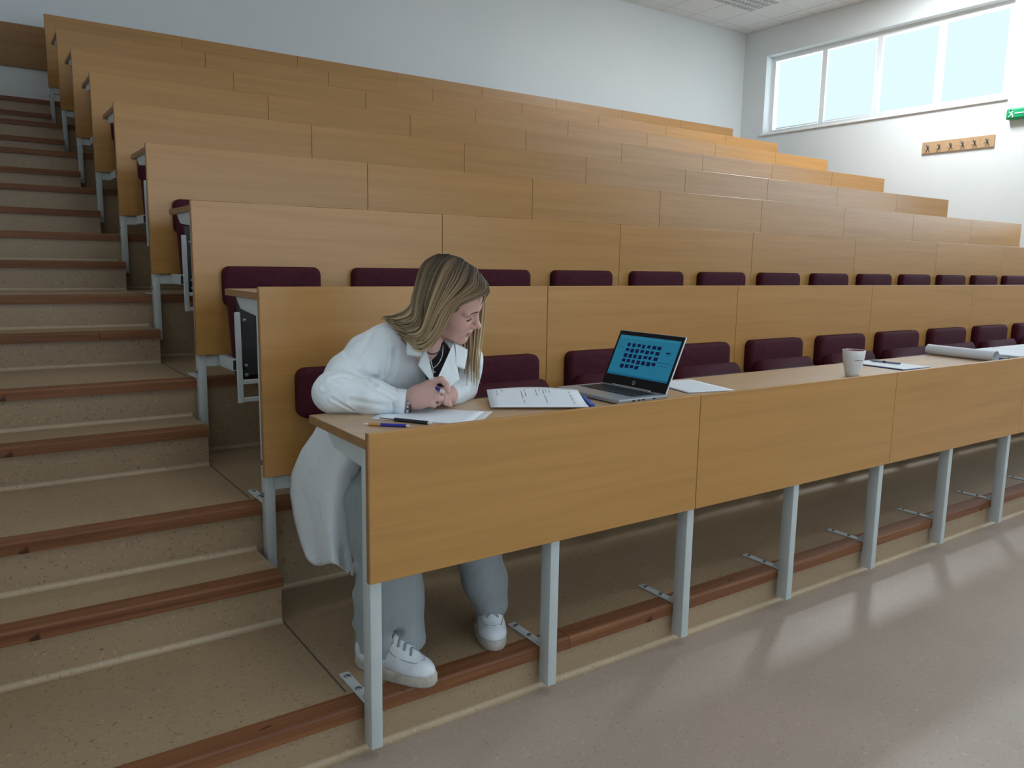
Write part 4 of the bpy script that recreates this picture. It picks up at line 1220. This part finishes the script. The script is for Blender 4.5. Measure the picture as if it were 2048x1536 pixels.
# --- shoes
def shoe(toe, heel, label):
    toe = np.array(toe); heel = np.array(heel); d = toe-heel; L_ = .285
    yaw = math.atan2(d[1], d[0])
    o = empty('shoe'); o.parent = pe
    o.location = (toe[0]-math.cos(yaw)*L_-PO[0], toe[1]-math.sin(yaw)*L_-PO[1], .001)
    o.rotation_euler = (0, 0, yaw)
    def outline(t):  # half width along the length
        return .052*(1-(abs(t-.70)/.72)**2.6)**.5*(1 if t > .35 else .86+.4*t) if t > .03 else .030+t*.3
    def loft(z0, z1, grow, mt, nm, parent):
        mb = MB(); n = 28
        ring = []
        for i in range(n):
            a = 2*math.pi*i/n; cx_ = .5+.5*math.cos(a); t = min(max(cx_, .0), 1)
            hw = .047*(abs(math.sin(a))**.75)*(1.08 if t > .45 else .92)
            ring.append((t*L_, math.copysign(hw, math.sin(a))))
        cc = L_/2
        lev = [(z0, 1-.03), (z0+.006, 1.0), ((z0+z1)/2, 1.0), (z1-.003, .995), (z1, .97)]
        for z, s_ in lev: mb.v += [((x-cc)*(s_+grow)+cc, y*(s_+grow*3), z) for x, y in ring]
        for j in range(len(lev)-1):
            for i in range(n): mb.f.append([j*n+i, j*n+(i+1) % n, (j+1)*n+(i+1) % n, (j+1)*n+i])
        mb.f.append(list(range(n))[::-1]); mb.f.append([(len(lev)-1)*n+i for i in range(n)])
        return mb.build(nm, mt, parent, True)
    loft(0, .034, .01, shoe_sole, 'sole', o)
    f = Field((-.02, -.075, .02), (.32, .075, .17), .003)
    f.ell((.215, 0, .034), (.066, .046, .042), .02)
    f.cap((.06, 0, .055), (.17, 0, .050), .042, .040, .03)
    f.cap((.045, 0, .06), (.055, 0, .115), .038, .037, .03)
    f.cap((.10, 0, .112), (.185, 0, .074), .030, .024, .03)
    f.cap((.055, 0, .125), (.055, 0, .17), .030, .03, .01, 'sub')
    sl, X, Y, Z = f.sub((-.02, -.075, .02), (.32, .075, .17), 0)
    f.D[sl] = np.maximum(f.D[sl], (.032-Z).astype(np.float32))
    V, F_ = f.mesh(); V = relax(V, F_, 2)
    up = to_obj('upper', V, F_, shoe_white, o)
    bv = BVHTree.FromPolygons([tuple(p) for p in V], F_.tolist())
    def on(x, y, off_=.001):
        h_ = bv.ray_cast(Vector((x, y, .3)), Vector((0, 0, -1)))
        return (x, y, (h_[0].z if h_[0] else .05)+off_)
    for q in range(5):
        x = .125+q*.021; w_ = .026-.0016*q
        mb = MB()
        mb.tube([on(x-.004*math.cos(math.pi*t), w_*t, .0025) for t in (-1, -.66, -.33, 0, .33, .66, 1)], .0026, 6, flat=1.6)
        mb.build('lace', shoe_lace, up, True)
    mb = MB(); mb.tube([on(.118, -.03, .001), on(.16, -.036, .001), on(.20, -.036, .001), on(.235, -.026, .001), on(.248, 0, .001), on(.235, .026, .001), on(.20, .036, .001), on(.16, .036, .001), on(.118, .03, .001)], .0013, 6)
    mb.build('seam', shoe_lace, up, True)
    tag(o, label)
    return o
shoe_white = mat('shoe_leather', (.62, .66, .70), .45, .4, 0, fine_noise(25, (.55, .59, .62), (.66, .70, .74)))
shoe_sole = mat('shoe_sole', (.42, .37, .31), .7, .3, 0, fine_noise(40, (.34, .28, .22), (.50, .47, .43)))
shoe_lace = mat('shoe_lace', (.26, .29, .31), .7)
shoe((.222, .045), (.095, .285), 'white leather trainer')
shoe((.482, .118), (.605, .375), 'white leather trainer')

# pen held in the right hand
pa, pb = np.array(at(853, 766, 2.42)), np.array(at(889, 785, 2.377))
hp = empty('pen', tuple(pa)); dv = Vector(pb-pa); hp.rotation_mode = 'QUATERNION'; hp.rotation_quaternion = dv.to_track_quat('X', 'Z')
LL = dv.length
MB().tube([(.0, 0, 0), (LL*.80, 0, 0)], .0052, 12).build('barrel', blue, hp)
MB().tube([(LL*.80, 0, 0), (LL*.97, 0, 0), (LL, 0, 0)], [.0052, .0048, .003], 12).build('tip', white, hp)
tag(hp, 'blue pen with white end held in the hand', 'pen')
